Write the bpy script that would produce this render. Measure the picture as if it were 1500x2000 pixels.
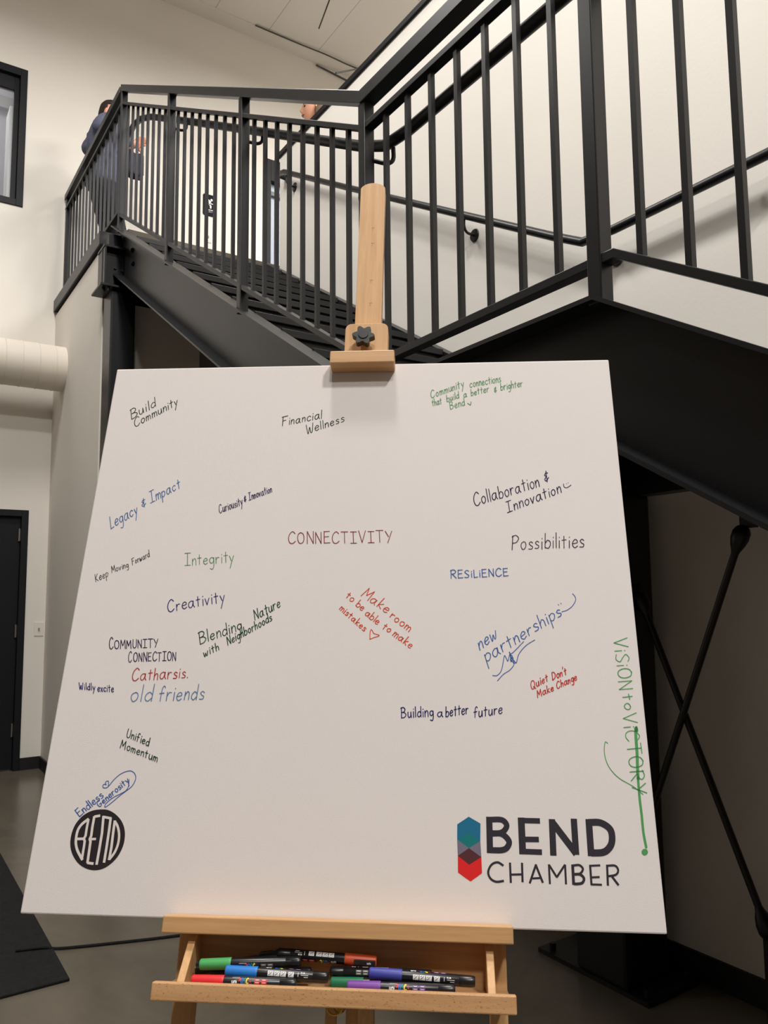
import bpy, bmesh, math, random
from mathutils import Vector, Matrix
from mathutils.geometry import tessellate_polygon

for _o in list(bpy.data.objects):
    bpy.data.objects.remove(_o)
SC = bpy.context.scene
COL = SC.collection
PI = math.pi
RNG = random.Random(7)

# ------------------------------------------------------------------ camera
CAM_F, CAM_YAW, CAM_PITCH, CAM_ROLL, CAM_H = 1538.8, math.radians(33.524), math.radians(5.9426), math.radians(-.5534), 1.45
def camera_axes():
    cy, sy = math.cos(CAM_YAW), math.sin(CAM_YAW)
    fw = Vector((sy*math.cos(CAM_PITCH), cy*math.cos(CAM_PITCH), math.sin(CAM_PITCH)))
    r0 = Vector((cy, -sy, 0)); u0 = r0.cross(fw)
    c, s = math.cos(CAM_ROLL), math.sin(CAM_ROLL)
    return r0*c+u0*s, u0*c-r0*s, fw
_r, _u, _f = camera_axes()
cam = bpy.data.cameras.new('camera')
cam.sensor_fit = 'HORIZONTAL'; cam.sensor_width = 36.0
cam.lens = CAM_F/1500*36.0
cam.clip_start = .05; cam.clip_end = 60
cam_o = bpy.data.objects.new('camera', cam)
cam_o.matrix_world = Matrix(((_r.x, _u.x, -_f.x, 0), (_r.y, _u.y, -_f.y, 0), (_r.z, _u.z, -_f.z, CAM_H), (0, 0, 0, 1)))
COL.objects.link(cam_o); SC.camera = cam_o

# ------------------------------------------------------------------ exposure, world, lamps
SC.view_settings.view_transform = 'Standard'
SC.view_settings.look = 'None'
SC.view_settings.gamma = 1.0
SC.view_settings.use_curve_mapping = False
SC.view_settings.exposure = 0.0
wd = bpy.data.worlds.new('hall_air'); SC.world = wd; wd.use_nodes = True
wd.node_tree.nodes['Background'].inputs[0].default_value = (1, .95, .88, 1)
wd.node_tree.nodes['Background'].inputs[1].default_value = .05
def lamp(name, loc, size, power, color=(1, .968, .925), spread=PI):
    l = bpy.data.lights.new(name, 'AREA'); l.shape = 'DISK'; l.size = size; l.energy = power; l.color = color
    l.spread = spread
    o = bpy.data.objects.new(name, l); o.location = loc; COL.objects.link(o)
    return o
# high-bay lamps hanging in a row over the open hall, and one over the upper corridor
lamp('hall_lamp', (.45, 4.5, 6.75), 1.3, 112)
lamp('hall_lamp', (.65, 1.3, 6.75), .6, 135)
lamp('hall_lamp', (.70, -2.2, 6.75), .6, 220)
lamp('hall_lamp', (-1.3, -2.6, 6.75), .6, 140)
lamp('hall_lamp', (-1.6, 4.8, 6.75), .6, 30)
lamp('hall_lamp', (2.0, 1.8, 6.75), .6, 50)
lamp('corridor_lamp', (4.4, 2.4, 7.0), 2.2, 420)
lamp('corridor_lamp', (4.4, 5.0, 7.0), 2.0, 95)

# ------------------------------------------------------------------ materials
def lin(c):
    return tuple(((x/255)/12.92 if x/255 <= .04045 else ((x/255+.055)/1.055)**2.4) for x in c)
MATS = {}
def mat(name, rgb, rough=.6, spec=.5, metal=0, noise=None, bump=None, var=0.0, emit=None, coat=0):
    if name in MATS: return MATS[name]
    m = bpy.data.materials.new(name); m.use_nodes = True
    nt = m.node_tree; b = nt.nodes['Principled BSDF']
    c = lin(rgb)
    b.inputs['Base Color'].default_value = (*c, 1)
    b.inputs['Roughness'].default_value = rough
    b.inputs['Specular IOR Level'].default_value = spec
    b.inputs['Metallic'].default_value = metal
    b.inputs['Coat Weight'].default_value = coat
    tc = nt.nodes.new('ShaderNodeTexCoord')
    if var:
        n = nt.nodes.new('ShaderNodeTexNoise'); n.inputs['Scale'].default_value = noise or 6; n.inputs['Detail'].default_value = 6
        nt.links.new(tc.outputs['Object'], n.inputs['Vector'])
        r = nt.nodes.new('ShaderNodeValToRGB')
        r.color_ramp.elements[0].position = .3; r.color_ramp.elements[1].position = .7
        r.color_ramp.elements[0].color = (*[x*(1-var) for x in c], 1); r.color_ramp.elements[1].color = (*[min(1, x*(1+var)) for x in c], 1)
        nt.links.new(n.outputs['Fac'], r.inputs['Fac']); nt.links.new(r.outputs['Color'], b.inputs['Base Color'])
    if bump:
        sc, st, dist = bump
        n2 = nt.nodes.new('ShaderNodeTexNoise'); n2.inputs['Scale'].default_value = sc; n2.inputs['Detail'].default_value = 4
        nt.links.new(tc.outputs['Object'], n2.inputs['Vector'])
        bp = nt.nodes.new('ShaderNodeBump'); bp.inputs['Strength'].default_value = st; bp.inputs['Distance'].default_value = dist
        nt.links.new(n2.outputs['Fac'], bp.inputs['Height']); nt.links.new(bp.outputs['Normal'], b.inputs['Normal'])
    if emit:
        b.inputs['Emission Color'].default_value = (*lin(rgb), 1); b.inputs['Emission Strength'].default_value = emit
    MATS[name] = m
    return m
def wood(name, light, dark, axis, pores=False):
    m = bpy.data.materials.new(name); m.use_nodes = True
    nt = m.node_tree; b = nt.nodes['Principled BSDF']
    b.inputs['Roughness'].default_value = .42; b.inputs['Specular IOR Level'].default_value = .4
    tc = nt.nodes.new('ShaderNodeTexCoord'); mp = nt.nodes.new('ShaderNodeMapping')
    s = [60, 60, 60]; s[axis] = 3.0
    mp.inputs['Scale'].default_value = s
    nt.links.new(tc.outputs['Object'], mp.inputs['Vector'])
    n = nt.nodes.new('ShaderNodeTexNoise'); n.inputs['Scale'].default_value = 1.5; n.inputs['Detail'].default_value = 8; n.inputs['Roughness'].default_value = .65
    n.inputs['Distortion'].default_value = .4
    nt.links.new(mp.outputs['Vector'], n.inputs['Vector'])
    r = nt.nodes.new('ShaderNodeValToRGB')
    r.color_ramp.elements[0].position = .33; r.color_ramp.elements[1].position = .66
    r.color_ramp.elements[0].color = (*lin(dark), 1); r.color_ramp.elements[1].color = (*lin(light), 1)
    nt.links.new(n.outputs['Fac'], r.inputs['Fac'])
    out = r.outputs['Color']
    if pores:
        mp2 = nt.nodes.new('ShaderNodeMapping'); s2 = [900, 900, 900]; s2[axis] = 260
        mp2.inputs['Scale'].default_value = s2; nt.links.new(tc.outputs['Object'], mp2.inputs['Vector'])
        n2 = nt.nodes.new('ShaderNodeTexNoise'); n2.inputs['Scale'].default_value = 1.0; n2.inputs['Detail'].default_value = 2
        nt.links.new(mp2.outputs['Vector'], n2.inputs['Vector'])
        r2 = nt.nodes.new('ShaderNodeValToRGB'); r2.color_ramp.elements[0].position = .31; r2.color_ramp.elements[1].position = .36
        r2.color_ramp.elements[0].color = (.50, .40, .32, 1); r2.color_ramp.elements[1].color = (1, 1, 1, 1)
        nt.links.new(n2.outputs['Fac'], r2.inputs['Fac'])
        mx = nt.nodes.new('ShaderNodeMixRGB'); mx.blend_type = 'MULTIPLY'; mx.inputs['Fac'].default_value = 1
        nt.links.new(out, mx.inputs['Color1']); nt.links.new(r2.outputs['Color'], mx.inputs['Color2'])
        out = mx.outputs['Color']
    nt.links.new(out, b.inputs['Base Color'])
    MATS[name] = m
    return m
WALL = mat('painted_drywall', (230, 225, 217), .75, .25, noise=1.5, var=.02, bump=(60, .05, .008))
CEILM = None
def ceiling_material():
    m = bpy.data.materials.new('ceiling_liner_panels'); m.use_nodes = True
    nt = m.node_tree; b = nt.nodes['Principled BSDF']; b.inputs['Roughness'].default_value = .9; b.inputs['Specular IOR Level'].default_value = .1
    tc = nt.nodes.new('ShaderNodeTexCoord'); mp = nt.nodes.new('ShaderNodeMapping')
    mp.inputs['Location'].default_value = (.24, 0, 0)
    nt.links.new(tc.outputs['Object'], mp.inputs['Vector'])
    br = nt.nodes.new('ShaderNodeTexBrick'); br.offset = 0; br.squash = 1
    br.inputs['Scale'].default_value = 1; br.inputs['Brick Width'].default_value = .60; br.inputs['Row Height'].default_value = 6.0
    br.inputs['Mortar Size'].default_value = .006; br.inputs['Mortar Smooth'].default_value = .5; br.inputs['Bias'].default_value = 0
    br.inputs['Color1'].default_value = (*lin((226, 222, 216)), 1); br.inputs['Color2'].default_value = (*lin((221, 217, 211)), 1)
    br.inputs['Mortar'].default_value = (*lin((188, 182, 174)), 1)
    nt.links.new(mp.outputs['Vector'], br.inputs['Vector'])
    nt.links.new(br.outputs['Color'], b.inputs['Base Color'])
    return m
CEILM = ceiling_material()
def concrete():
    m = bpy.data.materials.new('polished_concrete'); m.use_nodes = True
    nt = m.node_tree; b = nt.nodes['Principled BSDF']
    tc = nt.nodes.new('ShaderNodeTexCoord')
    n = nt.nodes.new('ShaderNodeTexNoise'); n.inputs['Scale'].default_value = 1.4; n.inputs['Detail'].default_value = 9; n.inputs['Roughness'].default_value = .62
    n.inputs['Distortion'].default_value = .8
    nt.links.new(tc.outputs['Object'], n.inputs['Vector'])
    r = nt.nodes.new('ShaderNodeValToRGB'); r.color_ramp.elements[0].position = .32; r.color_ramp.elements[1].position = .72
    r.color_ramp.elements[0].color = (*lin((86, 79, 69)), 1); r.color_ramp.elements[1].color = (*lin((108, 100, 88)), 1)
    nt.links.new(n.outputs['Fac'], r.inputs['Fac']); nt.links.new(r.outputs['Color'], b.inputs['Base Color'])
    b.inputs['Roughness'].default_value = .24; b.inputs['Specular IOR Level'].default_value = .4
    return m
CONC = concrete()
BLACK = mat('satin_black_steel', (20, 21, 24), .38, .42, noise=3, var=.12)
BLKTRIM = mat('black_base_trim', (28, 28, 30), .5, .4)
BLKRUB = mat('black_rubber', (27, 27, 28), .85, .2, noise=40, var=.25, bump=(160, .4, .01))
FRAME = mat('black_door_paint', (24, 25, 29), .5, .22)
STEEL = mat('brushed_steel', (190, 188, 184), .35, .5, metal=1)
BRASS = mat('polished_brass', (214, 176, 84), .22, .5, metal=1)
PLAST = mat('ivory_plastic', (228, 222, 212), .45, .4)
DUCT = mat('painted_duct', (222, 214, 202), .5, .35)
CANVASM = mat('primed_canvas', (234, 227, 224), .85, .15, bump=(900, .09, .003))
WOOD_V = wood('beech_upright', (214, 170, 120), (196, 150, 100), 1)
WOOD_H = wood('beech_crosswise', (212, 168, 120), (190, 145, 97), 0)
WOOD_P = wood('beech_with_pores', (210, 165, 118), (188, 142, 96), 0, pores=True)
KNOB = mat('black_moulded_plastic', (30, 31, 33), .38, .5)
SKIN = mat('skin', (226, 160, 132), .55, .35)
SKINW = mat('fair_skin', (206, 150, 122), .55, .35)

# ------------------------------------------------------------------ mesh helpers
class MB:
    def __init__(self): self.bm = bmesh.new()
    def quadbox(self, vs):
        v = [self.bm.verts.new(p) for p in vs]
        for f in ((0, 1, 2, 3), (4, 7, 6, 5), (0, 4, 5, 1), (1, 5, 6, 2), (2, 6, 7, 3), (3, 7, 4, 0)):
            self.bm.faces.new([v[i] for i in f])
        return self
    def box(self, a, b):
        (x0, y0, z0), (x1, y1, z1) = a, b
        return self.quadbox([(x0, y0, z0), (x1, y0, z0), (x1, y1, z0), (x0, y1, z0), (x0, y0, z1), (x1, y0, z1), (x1, y1, z1), (x0, y1, z1)])
    def prism(self, pts, axis, a, b):
        """polygon in the two other axes (in order), pushed from a to b along axis"""
        def p(q, t):
            l = [0, 0, 0]; o = [i for i in range(3) if i != axis]
            l[axis] = t; l[o[0]] = q[0]; l[o[1]] = q[1]
            return l
        va = [self.bm.verts.new(p(q, a)) for q in pts]; vb = [self.bm.verts.new(p(q, b)) for q in pts]
        n = len(pts)
        for tri in tessellate_polygon([[Vector((q[0], q[1], 0)) for q in pts]]):
            self.bm.faces.new([va[i] for i in tri]); self.bm.faces.new([vb[i] for i in reversed(tri)])
        for i in range(n):
            self.bm.faces.new([va[i], va[(i+1) % n], vb[(i+1) % n], vb[i]])
        return self
    def tube(self, pts, r, seg=12, cap=True):
        pts = [Vector(p) for p in pts]
        rs = r if isinstance(r, (list, tuple)) else [r]*len(pts)
        t0 = (pts[1]-pts[0]).normalized()
        ref = Vector((0, 0, 1)) if abs(t0.z) < .9 else Vector((1, 0, 0))
        nrm = (ref - t0*ref.dot(t0)).normalized()
        rings = []
        for i, p in enumerate(pts):
            if i == 0: t = t0
            elif i == len(pts)-1: t = (pts[i]-pts[i-1]).normalized()
            else: t = ((pts[i]-pts[i-1]).normalized()+(pts[i+1]-pts[i]).normalized()).normalized()
            nrm = (nrm - t*nrm.dot(t)).normalized(); bn = t.cross(nrm)
            rings.append([self.bm.verts.new(p+(nrm*math.cos(2*PI*k/seg)+bn*math.sin(2*PI*k/seg))*rs[i]) for k in range(seg)])
        for a, b in zip(rings, rings[1:]):
            for k in range(seg):
                self.bm.faces.new([a[k], a[(k+1) % seg], b[(k+1) % seg], b[k]])
        if cap:
            self.bm.faces.new(list(reversed(rings[0]))); self.bm.faces.new(rings[-1])
        return self
    def lathe(self, prof, origin, axis, seg=24):
        """prof: (distance along axis, radius)"""
        o = Vector(origin); d = Vector(axis).normalized()
        return self.tube([o+d*a for a, _ in prof], [max(r, 1e-5) for _, r in prof], seg)
    def ball(self, c, r, seg=12, scale=(1, 1, 1)):
        M = Matrix.Translation(c) @ Matrix.Diagonal((r*scale[0], r*scale[1], r*scale[2], 1))
        bmesh.ops.create_uvsphere(self.bm, u_segments=seg, v_segments=max(6, seg//2+2), radius=1, matrix=M)
        return self
    def build(self, name, m, parent=None, smooth=False, bevel=0, label=None, local=False, recalc=True, mats=None):
        if recalc: bmesh.ops.recalc_face_normals(self.bm, faces=self.bm.faces)
        me = bpy.data.meshes.new(name); self.bm.to_mesh(me); self.bm.free()
        for mm in (mats or [m]): me.materials.append(mm)
        if smooth:
            me.polygons.foreach_set('use_smooth', [True]*len(me.polygons))
            if smooth != 'all':
                me.set_sharp_from_angle(angle=math.radians(40))
        o = bpy.data.objects.new(name, me); COL.objects.link(o)
        if parent is not None:
            o.parent = parent
            if not local: o.matrix_parent_inverse = parent.matrix_world.inverted()
        if bevel:
            md = o.modifiers.new('edge_round', 'BEVEL'); md.width = bevel; md.segments = 2; md.limit_method = 'ANGLE'
        if label: o['label'] = label
        return o
def thing(name, loc, label, cat, group=None, M=None):
    o = bpy.data.objects.new(name, None); COL.objects.link(o)
    o.empty_display_size = .05
    if M is not None: o.matrix_world = M
    else: o.matrix_world = Matrix.Translation(loc)
    return tag(o, label, cat, group)
def tag(o, label, cat, group=None):
    o['label'] = label; o['category'] = cat
    if group: o['group'] = group
    return o
def struct(o):
    o['kind'] = 'structure'
    return o
def smooth_curve(pts, sub=5, closed=False):
    pts = [Vector(p) for p in pts]
    if len(pts) < 3: return pts
    out = []
    n = len(pts)
    for i in range(n-1):
        p0 = pts[i-1] if i else pts[0]*2-pts[1]
        p1, p2 = pts[i], pts[i+1]
        p3 = pts[i+2] if i+2 < n else pts[-1]*2-pts[-2]
        for k in range(sub):
            t = k/sub
            out.append(.5*((2*p1)+(p2-p0)*t+(2*p0-5*p1+4*p2-p3)*t*t+(3*p1-p0-3*p2+p3)*t*t*t))
    out.append(pts[-1])
    return out
# ------------------------------------------------------------------ the room
YB = 7.408            # back wall
XJ = 1.355            # wall under the upper landing
XW = 2.70             # half wall along the stairs
FL2 = 4.10            # upper floor
ZC = 7.48
XL, XR, YF = -5.0, 6.5, -6.0
struct(MB().box((XL, YF, -.1), (XR, YB+.3, 0)).build('floor', CONC))
struct(MB().box((XL, YF, ZC), (XR, YB+.3, ZC+.1)).build('ceiling', CEILM))
def wall_with_holes(x0, x1, z0, z1, holes, y, t):
    """wall facing -Y, cut into strips round the openings (x0,x1,z0,z1)"""
    m = MB()
    xs = sorted({x0, x1, *[h[0] for h in holes], *[h[1] for h in holes]})
    for a, b in zip(xs, xs[1:]):
        zs = [(h[2], h[3]) for h in holes if h[0] <= a and h[1] >= b]
        z = z0
        for c, d in sorted(zs):
            if c > z: m.box((a, y, z), (b, y+t, c))
            z = d
        if z < z1: m.box((a, y, z), (b, y+t, z1))
    return m
DOOR = (.02, 1.19, 0, 2.205)
WIN1 = (-.75, 1.045, 4.935, 6.24)
WIN2 = (3.42, 4.75, FL2, 6.14)
struct(wall_with_holes(XL, XR, 0, ZC, [DOOR, WIN1, WIN2], YB, .16).build('wall_back', WALL))
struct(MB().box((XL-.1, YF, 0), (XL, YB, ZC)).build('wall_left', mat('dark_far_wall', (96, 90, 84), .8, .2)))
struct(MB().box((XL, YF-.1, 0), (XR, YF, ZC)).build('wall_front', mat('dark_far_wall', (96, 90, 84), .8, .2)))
struct(MB().box((XR, YF, 0), (XR+.1, YB, ZC)).build('wall_corridor', WALL))
# half wall beside the stairs with its dark cap; the upper floor lies behind it
struct(MB().box((XW, YF, 0), (XW+.13, 5.57, 5.02)).build('wall_right', WALL))
struct(MB().box((XW-.018, YF, 5.02), (XW+.148, 5.59, 5.06)).build('trim_1', FRAME, bevel=.003))
struct(MB().box((XW+.13, YF, FL2-.25), (XR, 5.57, FL2)).box((1.49, 5.57, FL2-.25), (XR, YB, FL2)).build('floor_upper', CONC))
# wall of the closed space under the upper landing
struct(MB().box((XJ, 5.70, 0), (XJ+.12, YB, 3.99)).box((XJ+.12, 5.60, 0), (2.05, 5.72, 3.55)).build('wall_under_landing', WALL))
struct(MB().box((2.05, 6.35, 0), (XW+.13, 6.47, FL2-.25)).box((1.93, 5.72, 0), (2.05, 6.47, FL2-.25)).build('wall_recess', WALL))
struct(MB().box((1.19, YB-.014, 0), (XJ, YB, .1)).build('baseboard_back', BLKTRIM))
struct(MB().box((XJ-.014, 5.70, 0), (XJ, YB-.014, .1)).build('baseboard_under_landing', BLKTRIM))
struct(MB().box((XW-.014, YF, 0), (XW, 6.35, .1)).build('baseboard_right', BLKTRIM))
# ceiling border strip along the back wall
struct(MB().box((XL, YB-.19, ZC-.012), (XR, YB, ZC)).build('trim_2', mat('ceiling_edge_strip', (222, 218, 212), .9, .1)))

# door in the back wall
d = MB()
x0, x1, z0, z1 = DOOR
d.box((x0, YB-.012, 0), (x0+.055, YB+.12, z1)).box((x1-.055, YB-.012, 0), (x1, YB+.12, z1)).box((x0+.055, YB-.012, z1-.055), (x1-.055, YB+.12, z1))
door = struct(d.build('door_1', FRAME, bevel=.002))
MB().box((x0+.058, YB+.03, .012), (x1-.058, YB+.075, z1-.058)).build('door_leaf', FRAME, door)
for zc in (1.99, 1.165, .335):
    MB().tube([(x1-.066, YB+.018, zc-.055), (x1-.066, YB+.018, zc+.055)], .009, 10).box((x1-.066, YB+.022, zc-.05), (x1-.05, YB+.028, zc+.05)).build('hinge', STEEL, door, smooth=True, label='steel hinge')

# tall window high in the back wall, black frame, grey blind and white jamb behind the glass
GLASS = bpy.data.materials.new('window_glass'); GLASS.use_nodes = True
_nt = GLASS.node_tree; _b = _nt.nodes['Principled BSDF']
_b.inputs['Base Color'].default_value = (.75, .8, .9, 1); _b.inputs['Roughness'].default_value = .03
_t = _nt.nodes.new('ShaderNodeBsdfTransparent'); _mx = _nt.nodes.new('ShaderNodeMixShader'); _mx.inputs[0].default_value = .12
_nt.links.new(_t.outputs[0], _mx.inputs[1]); _nt.links.new(_b.outputs[0], _mx.inputs[2]); _nt.links.new(_mx.outputs[0], _nt.nodes['Material Output'].inputs[0])
def window(name, w, deep, rail):
    x0, x1, z0, z1 = w; f = .058
    m = MB()
    for a, b in (((x0, z0), (x0+f, z1)), ((x1-f, z0), (x1, z1)), ((x0+f, z0), (x1-f, z0+f)), ((x0+f, z1-rail), (x1-f, z1))):
        m.box((a[0], YB-.014, a[1]), (b[0], YB+.12, b[1]))
    o = struct(m.build(name, FRAME, bevel=.002))
    return o
win1 = window('window_1', WIN1, .1, .07)
x0, x1, z0, z1 = WIN1
m = MB()
for a, b in (((x0+.06, z0+.06), (x0+.085, z1-.07)), ((x1-.10, z0+.06), (x1-.06, z1-.07)), ((x0+.085, z0+.06), (x1-.10, z0+.08)), ((x0+.085, z1-.20), (x1-.10, z1-.07))):
    m.box((a[0], YB+.03, a[1]), (b[0], YB+.08, b[1]))
m.build('sash', FRAME, win1, bevel=.002)
MB().box((x0+.08, YB+.05, z0+.075), (x1-.095, YB+.056, z1-.19)).build('window_pane', GLASS, win1)
MB().box((x0-.6, YB+1.45, z0-.6), (x1+.6, YB+1.47, z1+1.2)).build('roller_blind', mat('grey_blind', (152, 150, 156), .8, .2, noise=3, var=.06), win1, label='grey roller blind behind the glass')
MB().box((x0-.6, YB+1.38, z1+.40), (x1+.6, YB+1.44, z1+.53)).build('blind_rail', mat('blind_rail_grey', (120, 118, 116), .6), win1)
JAMB = mat('white_jamb', (236, 236, 232), .5)
MB().box((x1-.115, YB+.17, z0-.1), (x1-.078, YB+.39, z1-.28)).build('jamb_post', JAMB, win1, label='white jamb behind the glass')
MB().box((x1-.066, YB+.17, z0-.1), (x1+.06, YB+.39, z1-.28)).build('jamb_post', JAMB, win1, label='white jamb behind the glass')
lamp('blind_fill_light', (.15, YB+.75, 7.2), .8, 34, (1, .97, .95))  # unseen fill light, added to brighten the blind and jamb behind the glass
# glazed door frame on the upper floor, seen past the end of the half wall
win2 = window('window_2', WIN2, .1, .24)
x0, x1, z0, z1 = WIN2
MB().box((x0+.058, YB+.02, 5.755), (x1-.058, YB+.09, 5.80)).box((x0+.058, YB+.02, z0+.06), (x0+.075, YB+.09, z1-.24)).build('transom_bar', mat('grey_transom', (110, 112, 118), .5), win2)
MB().box((x0+.06, YB+.06, z0+.06), (x1-.06, YB+.07, z1-.24)).build('window_pane', mat('pale_blue_glazing', (158, 170, 190), .3, .5), win2, label='pale blue glass')

# round white air duct running along the back wall into the side wall
DY, DZ, DR = 7.0, 3.388, .19
prof = [(0, DR)]
x = 0.0
L = XJ+.01-XL
while x < L-.13:
    x += .128
    for dx, dr in ((-.004, 0), (-.002, .0035), (.002, .0035), (.004, 0)): prof.append((x+dx, DR+dr))
prof.append((L, DR))
tag(MB().lathe(prof, (XL, DY, DZ), (1, 0, 0), 48).build('air_duct', DUCT, smooth=True), 'round off-white spiral duct entering the side wall above the black door', 'duct')

# switch plates
def plate(name, x0, x1, z0, z1, label):
    t = thing(name, ((x0+x1)/2, YB, (z0+z1)/2), label, 'light switch')
    MB().box((x0, YB-.007, z0), (x1, YB, z1)).build('cover_plate', PLAST, t, bevel=.002)
    xc, zc = (x0+x1)/2, (z0+z1)/2
    MB().box((xc-.006, YB-.016, zc-.011), (xc+.006, YB-.007, zc+.011)).build('toggle', mat('toggle_grey', (150, 146, 140), .5), t)
plate('light_switch', 1.268, 1.342, 1.118, 1.236, 'ivory toggle switch on the wall beside the black door')
plate('light_switch', 2.748, 2.82, 5.035, 5.15, 'ivory switch plate below the black exit sign upstairs')

# exit sign on the upper back wall
sx0, sx1, sz0, sz1 = 2.724, 2.868, 5.318, 5.548
sign = thing('exit_sign', ((sx0+sx1)/2, YB, (sz0+sz1)/2), 'small black exit sign with a white running figure, seen between the railing bars', 'sign')
r = .02; pts = []
for cx, cz, a0 in ((sx1-r, sz0+r, -90), (sx1-r, sz1-r, 0), (sx0+r, sz1-r, 90), (sx0+r, sz0+r, 180)):
    for k in range(5):
        a = math.radians(a0+k*22.5); pts.append((cx+r*math.cos(a), cz+r*math.sin(a)))
MB().prism(pts, 1, YB-.006, YB).build('sign_panel', mat('sign_black', (24, 25, 28), .7, .15), sign)
WHITE = mat('sign_white', (236, 236, 234), .5)
def sp(l): return [(sx0+a*(sx1-sx0)/100, sz0+b*(sz1-sz0)/160) for a, b in l]
m = MB()
for poly in ([(31, 118), (38, 124), (56, 112), (60, 100), (52, 84), (44, 80), (36, 92), (42, 106)], [(44, 92), (36, 80), (28, 84), (30, 96), (40, 100)], [(50, 92), (62, 78), (61, 58), (50, 58), (50, 74), (42, 84)],
             [(54, 104), (64, 96), (76, 98), (76, 93), (63, 90), (52, 97)]):
    m.prism(sp(poly), 1, YB-.009, YB-.006)
m.prism(sp([(62+8*math.cos(k*PI/6), 122+9*math.sin(k*PI/6)) for k in range(12)]), 1, YB-.009, YB-.006)
m.prism(sp([(30, 44), (72, 44), (72, 48), (30, 48)]), 1, YB-.009, YB-.006)
m.build('running_figure', WHITE, sign)
MB().prism(sp([(84, 50), (92, 50), (92, 134), (84, 134)]), 1, YB-.009, YB-.006).build('door_symbol', WHITE, sign)
GREYTXT = mat('sign_grey', (150, 148, 144), .5)
m = MB()
def bars(segs):
    for (a, b, c, dd) in segs: m.prism(sp([(a, b), (c, b), (c, dd), (a, dd)]), 1, YB-.009, YB-.006)
bars([(30, 26, 33, 40), (30, 37, 38, 40), (30, 31.5, 37, 34.5), (30, 26, 38, 29)])           # E
m.prism(sp([(41, 26), (44.5, 26), (51, 40), (47.5, 40)]), 1, YB-.009, YB-.006); m.prism(sp([(47.5, 26), (51, 26), (44.5, 40), (41, 40)]), 1, YB-.0095, YB-.0065)   # X
bars([(54, 26, 57, 40)])                                                                   # I
bars([(60, 37, 70, 40), (63.5, 26, 66.5, 40)])                                              # T
m.build('exit_lettering', GREYTXT, sign)

# mat and cable on the floor
tag(MB().box((-.75, 3.30, 0), (.735, 5.28, .011)).build('floor_mat', BLKRUB, bevel=.003), 'black rubber mat lying on the concrete in front of the black door', 'mat')
tag(MB().tube(smooth_curve([(.60, 3.66, .017), (.70, 3.625, .017), (.76, 3.60, .008), (.95, 3.53, .0065), (1.209, 3.443, .0065), (1.55, 3.36, .0065), (1.95, 3.42, .0065), (2.3, 3.30, .0065), (2.62, 3.0, .0065)]), .006, 8).build('floor_cable', BLKRUB, smooth=True), 'thin black cable running across the concrete from the mat', 'cable')

# ceiling wires near the corner
def wire(name, pts, r, label, cat):
    return tag(MB().tube(pts, r, 8).build(name, mat('dark_wire', (70, 68, 66), .6), smooth=True), label, cat)
wire('hanger_wire', [(3.409, 6.2, 6.858), (3.47, 5.62, ZC)], .007, 'thin dark hanger wire coming down from the ceiling', 'wire')
wire('hanger_wire', [(3.77, 6.5, 6.72), (4.06, 6.5, 6.88), (5.2, 6.5, ZC)], .009, 'short dark wire poking out above the half wall cap', 'wire')
wire('ceiling_cable', smooth_curve([(4.03, YB-.02, 7.44), (4.2, YB-.015, 7.43), (4.5, YB-.015, 7.40), (4.9, YB-.02, 7.36)]), .010, 'dark cable clipped at the top of the back wall', 'cable')
wire('ceiling_cable', smooth_curve([(3.2, YB-.2, 7.462), (3.7, YB-.2, 7.46), (4.05, YB-.22, 7.45), (4.4, YB-.2, 7.455), (4.9, YB-.24, 7.45)]), .007, 'thin dark cable along the ceiling edge strip', 'cable')
# ------------------------------------------------------------------ the staircase
SL = .584             # slope of both flights
Y1, Y2, ZL = 2.235, 1.21, 2.14      # landing between Y2 and Y1, top of its stringer
def ztop(y):
    return ZL+SL*(y-Y1) if y > Y1 else (ZL if y >= Y2 else ZL+SL*(y-Y2))
YTOP = 5.66
YFOOT = Y2-ZL/SL
def zbot(y):
    return max(0, min(ZL-.352+SL*(y-Y1), 9) if y > Y1+.08 else (ZL-.305 if y >= Y2+.08 else ZL-.352+SL*(y-Y2)))
stair = thing('staircase', (2.0, -1.5, 0), 'black steel staircase with a middle landing rising along the white wall', 'staircase')
TOPL = [(YTOP, ztop(YTOP)), (Y1, ZL), (Y2, ZL), (YFOOT, 0)]
BOTL = [(YTOP, ZL-.352+SL*(YTOP-Y1)), (Y1+.080, ZL-.305), (Y2+.080, ZL-.305), (Y2-(ZL-.352)/SL, 0)]
def offset_band(line, t):
    """polygon: line of (y,z) and the same line t lower"""
    return list(line)+[(y, z-t) for y, z in reversed(line)]
def stringer(xa, xb, fa, fb, parent):
    s = MB()
    s.prism(TOPL+list(reversed(BOTL)), 0, xa, xb)
    s.prism(offset_band(TOPL[:3]+[(YFOOT+.02, .012)], .012), 0, fa, fb)
    s.prism([(y, z+.012) for y, z in BOTL[:3]]+[(BOTL[3][0]+.02, .024)]+list(reversed([(y, z) for y, z in BOTL[:3]]+[(BOTL[3][0]+.02, .012)])), 0, fa, fb)
    return s.build('stringer', BLACK, parent)
stringer(1.462, 1.475, 1.388, 1.462, stair)
stringer(2.585, 2.598, 2.598, 2.665, stair)
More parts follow.
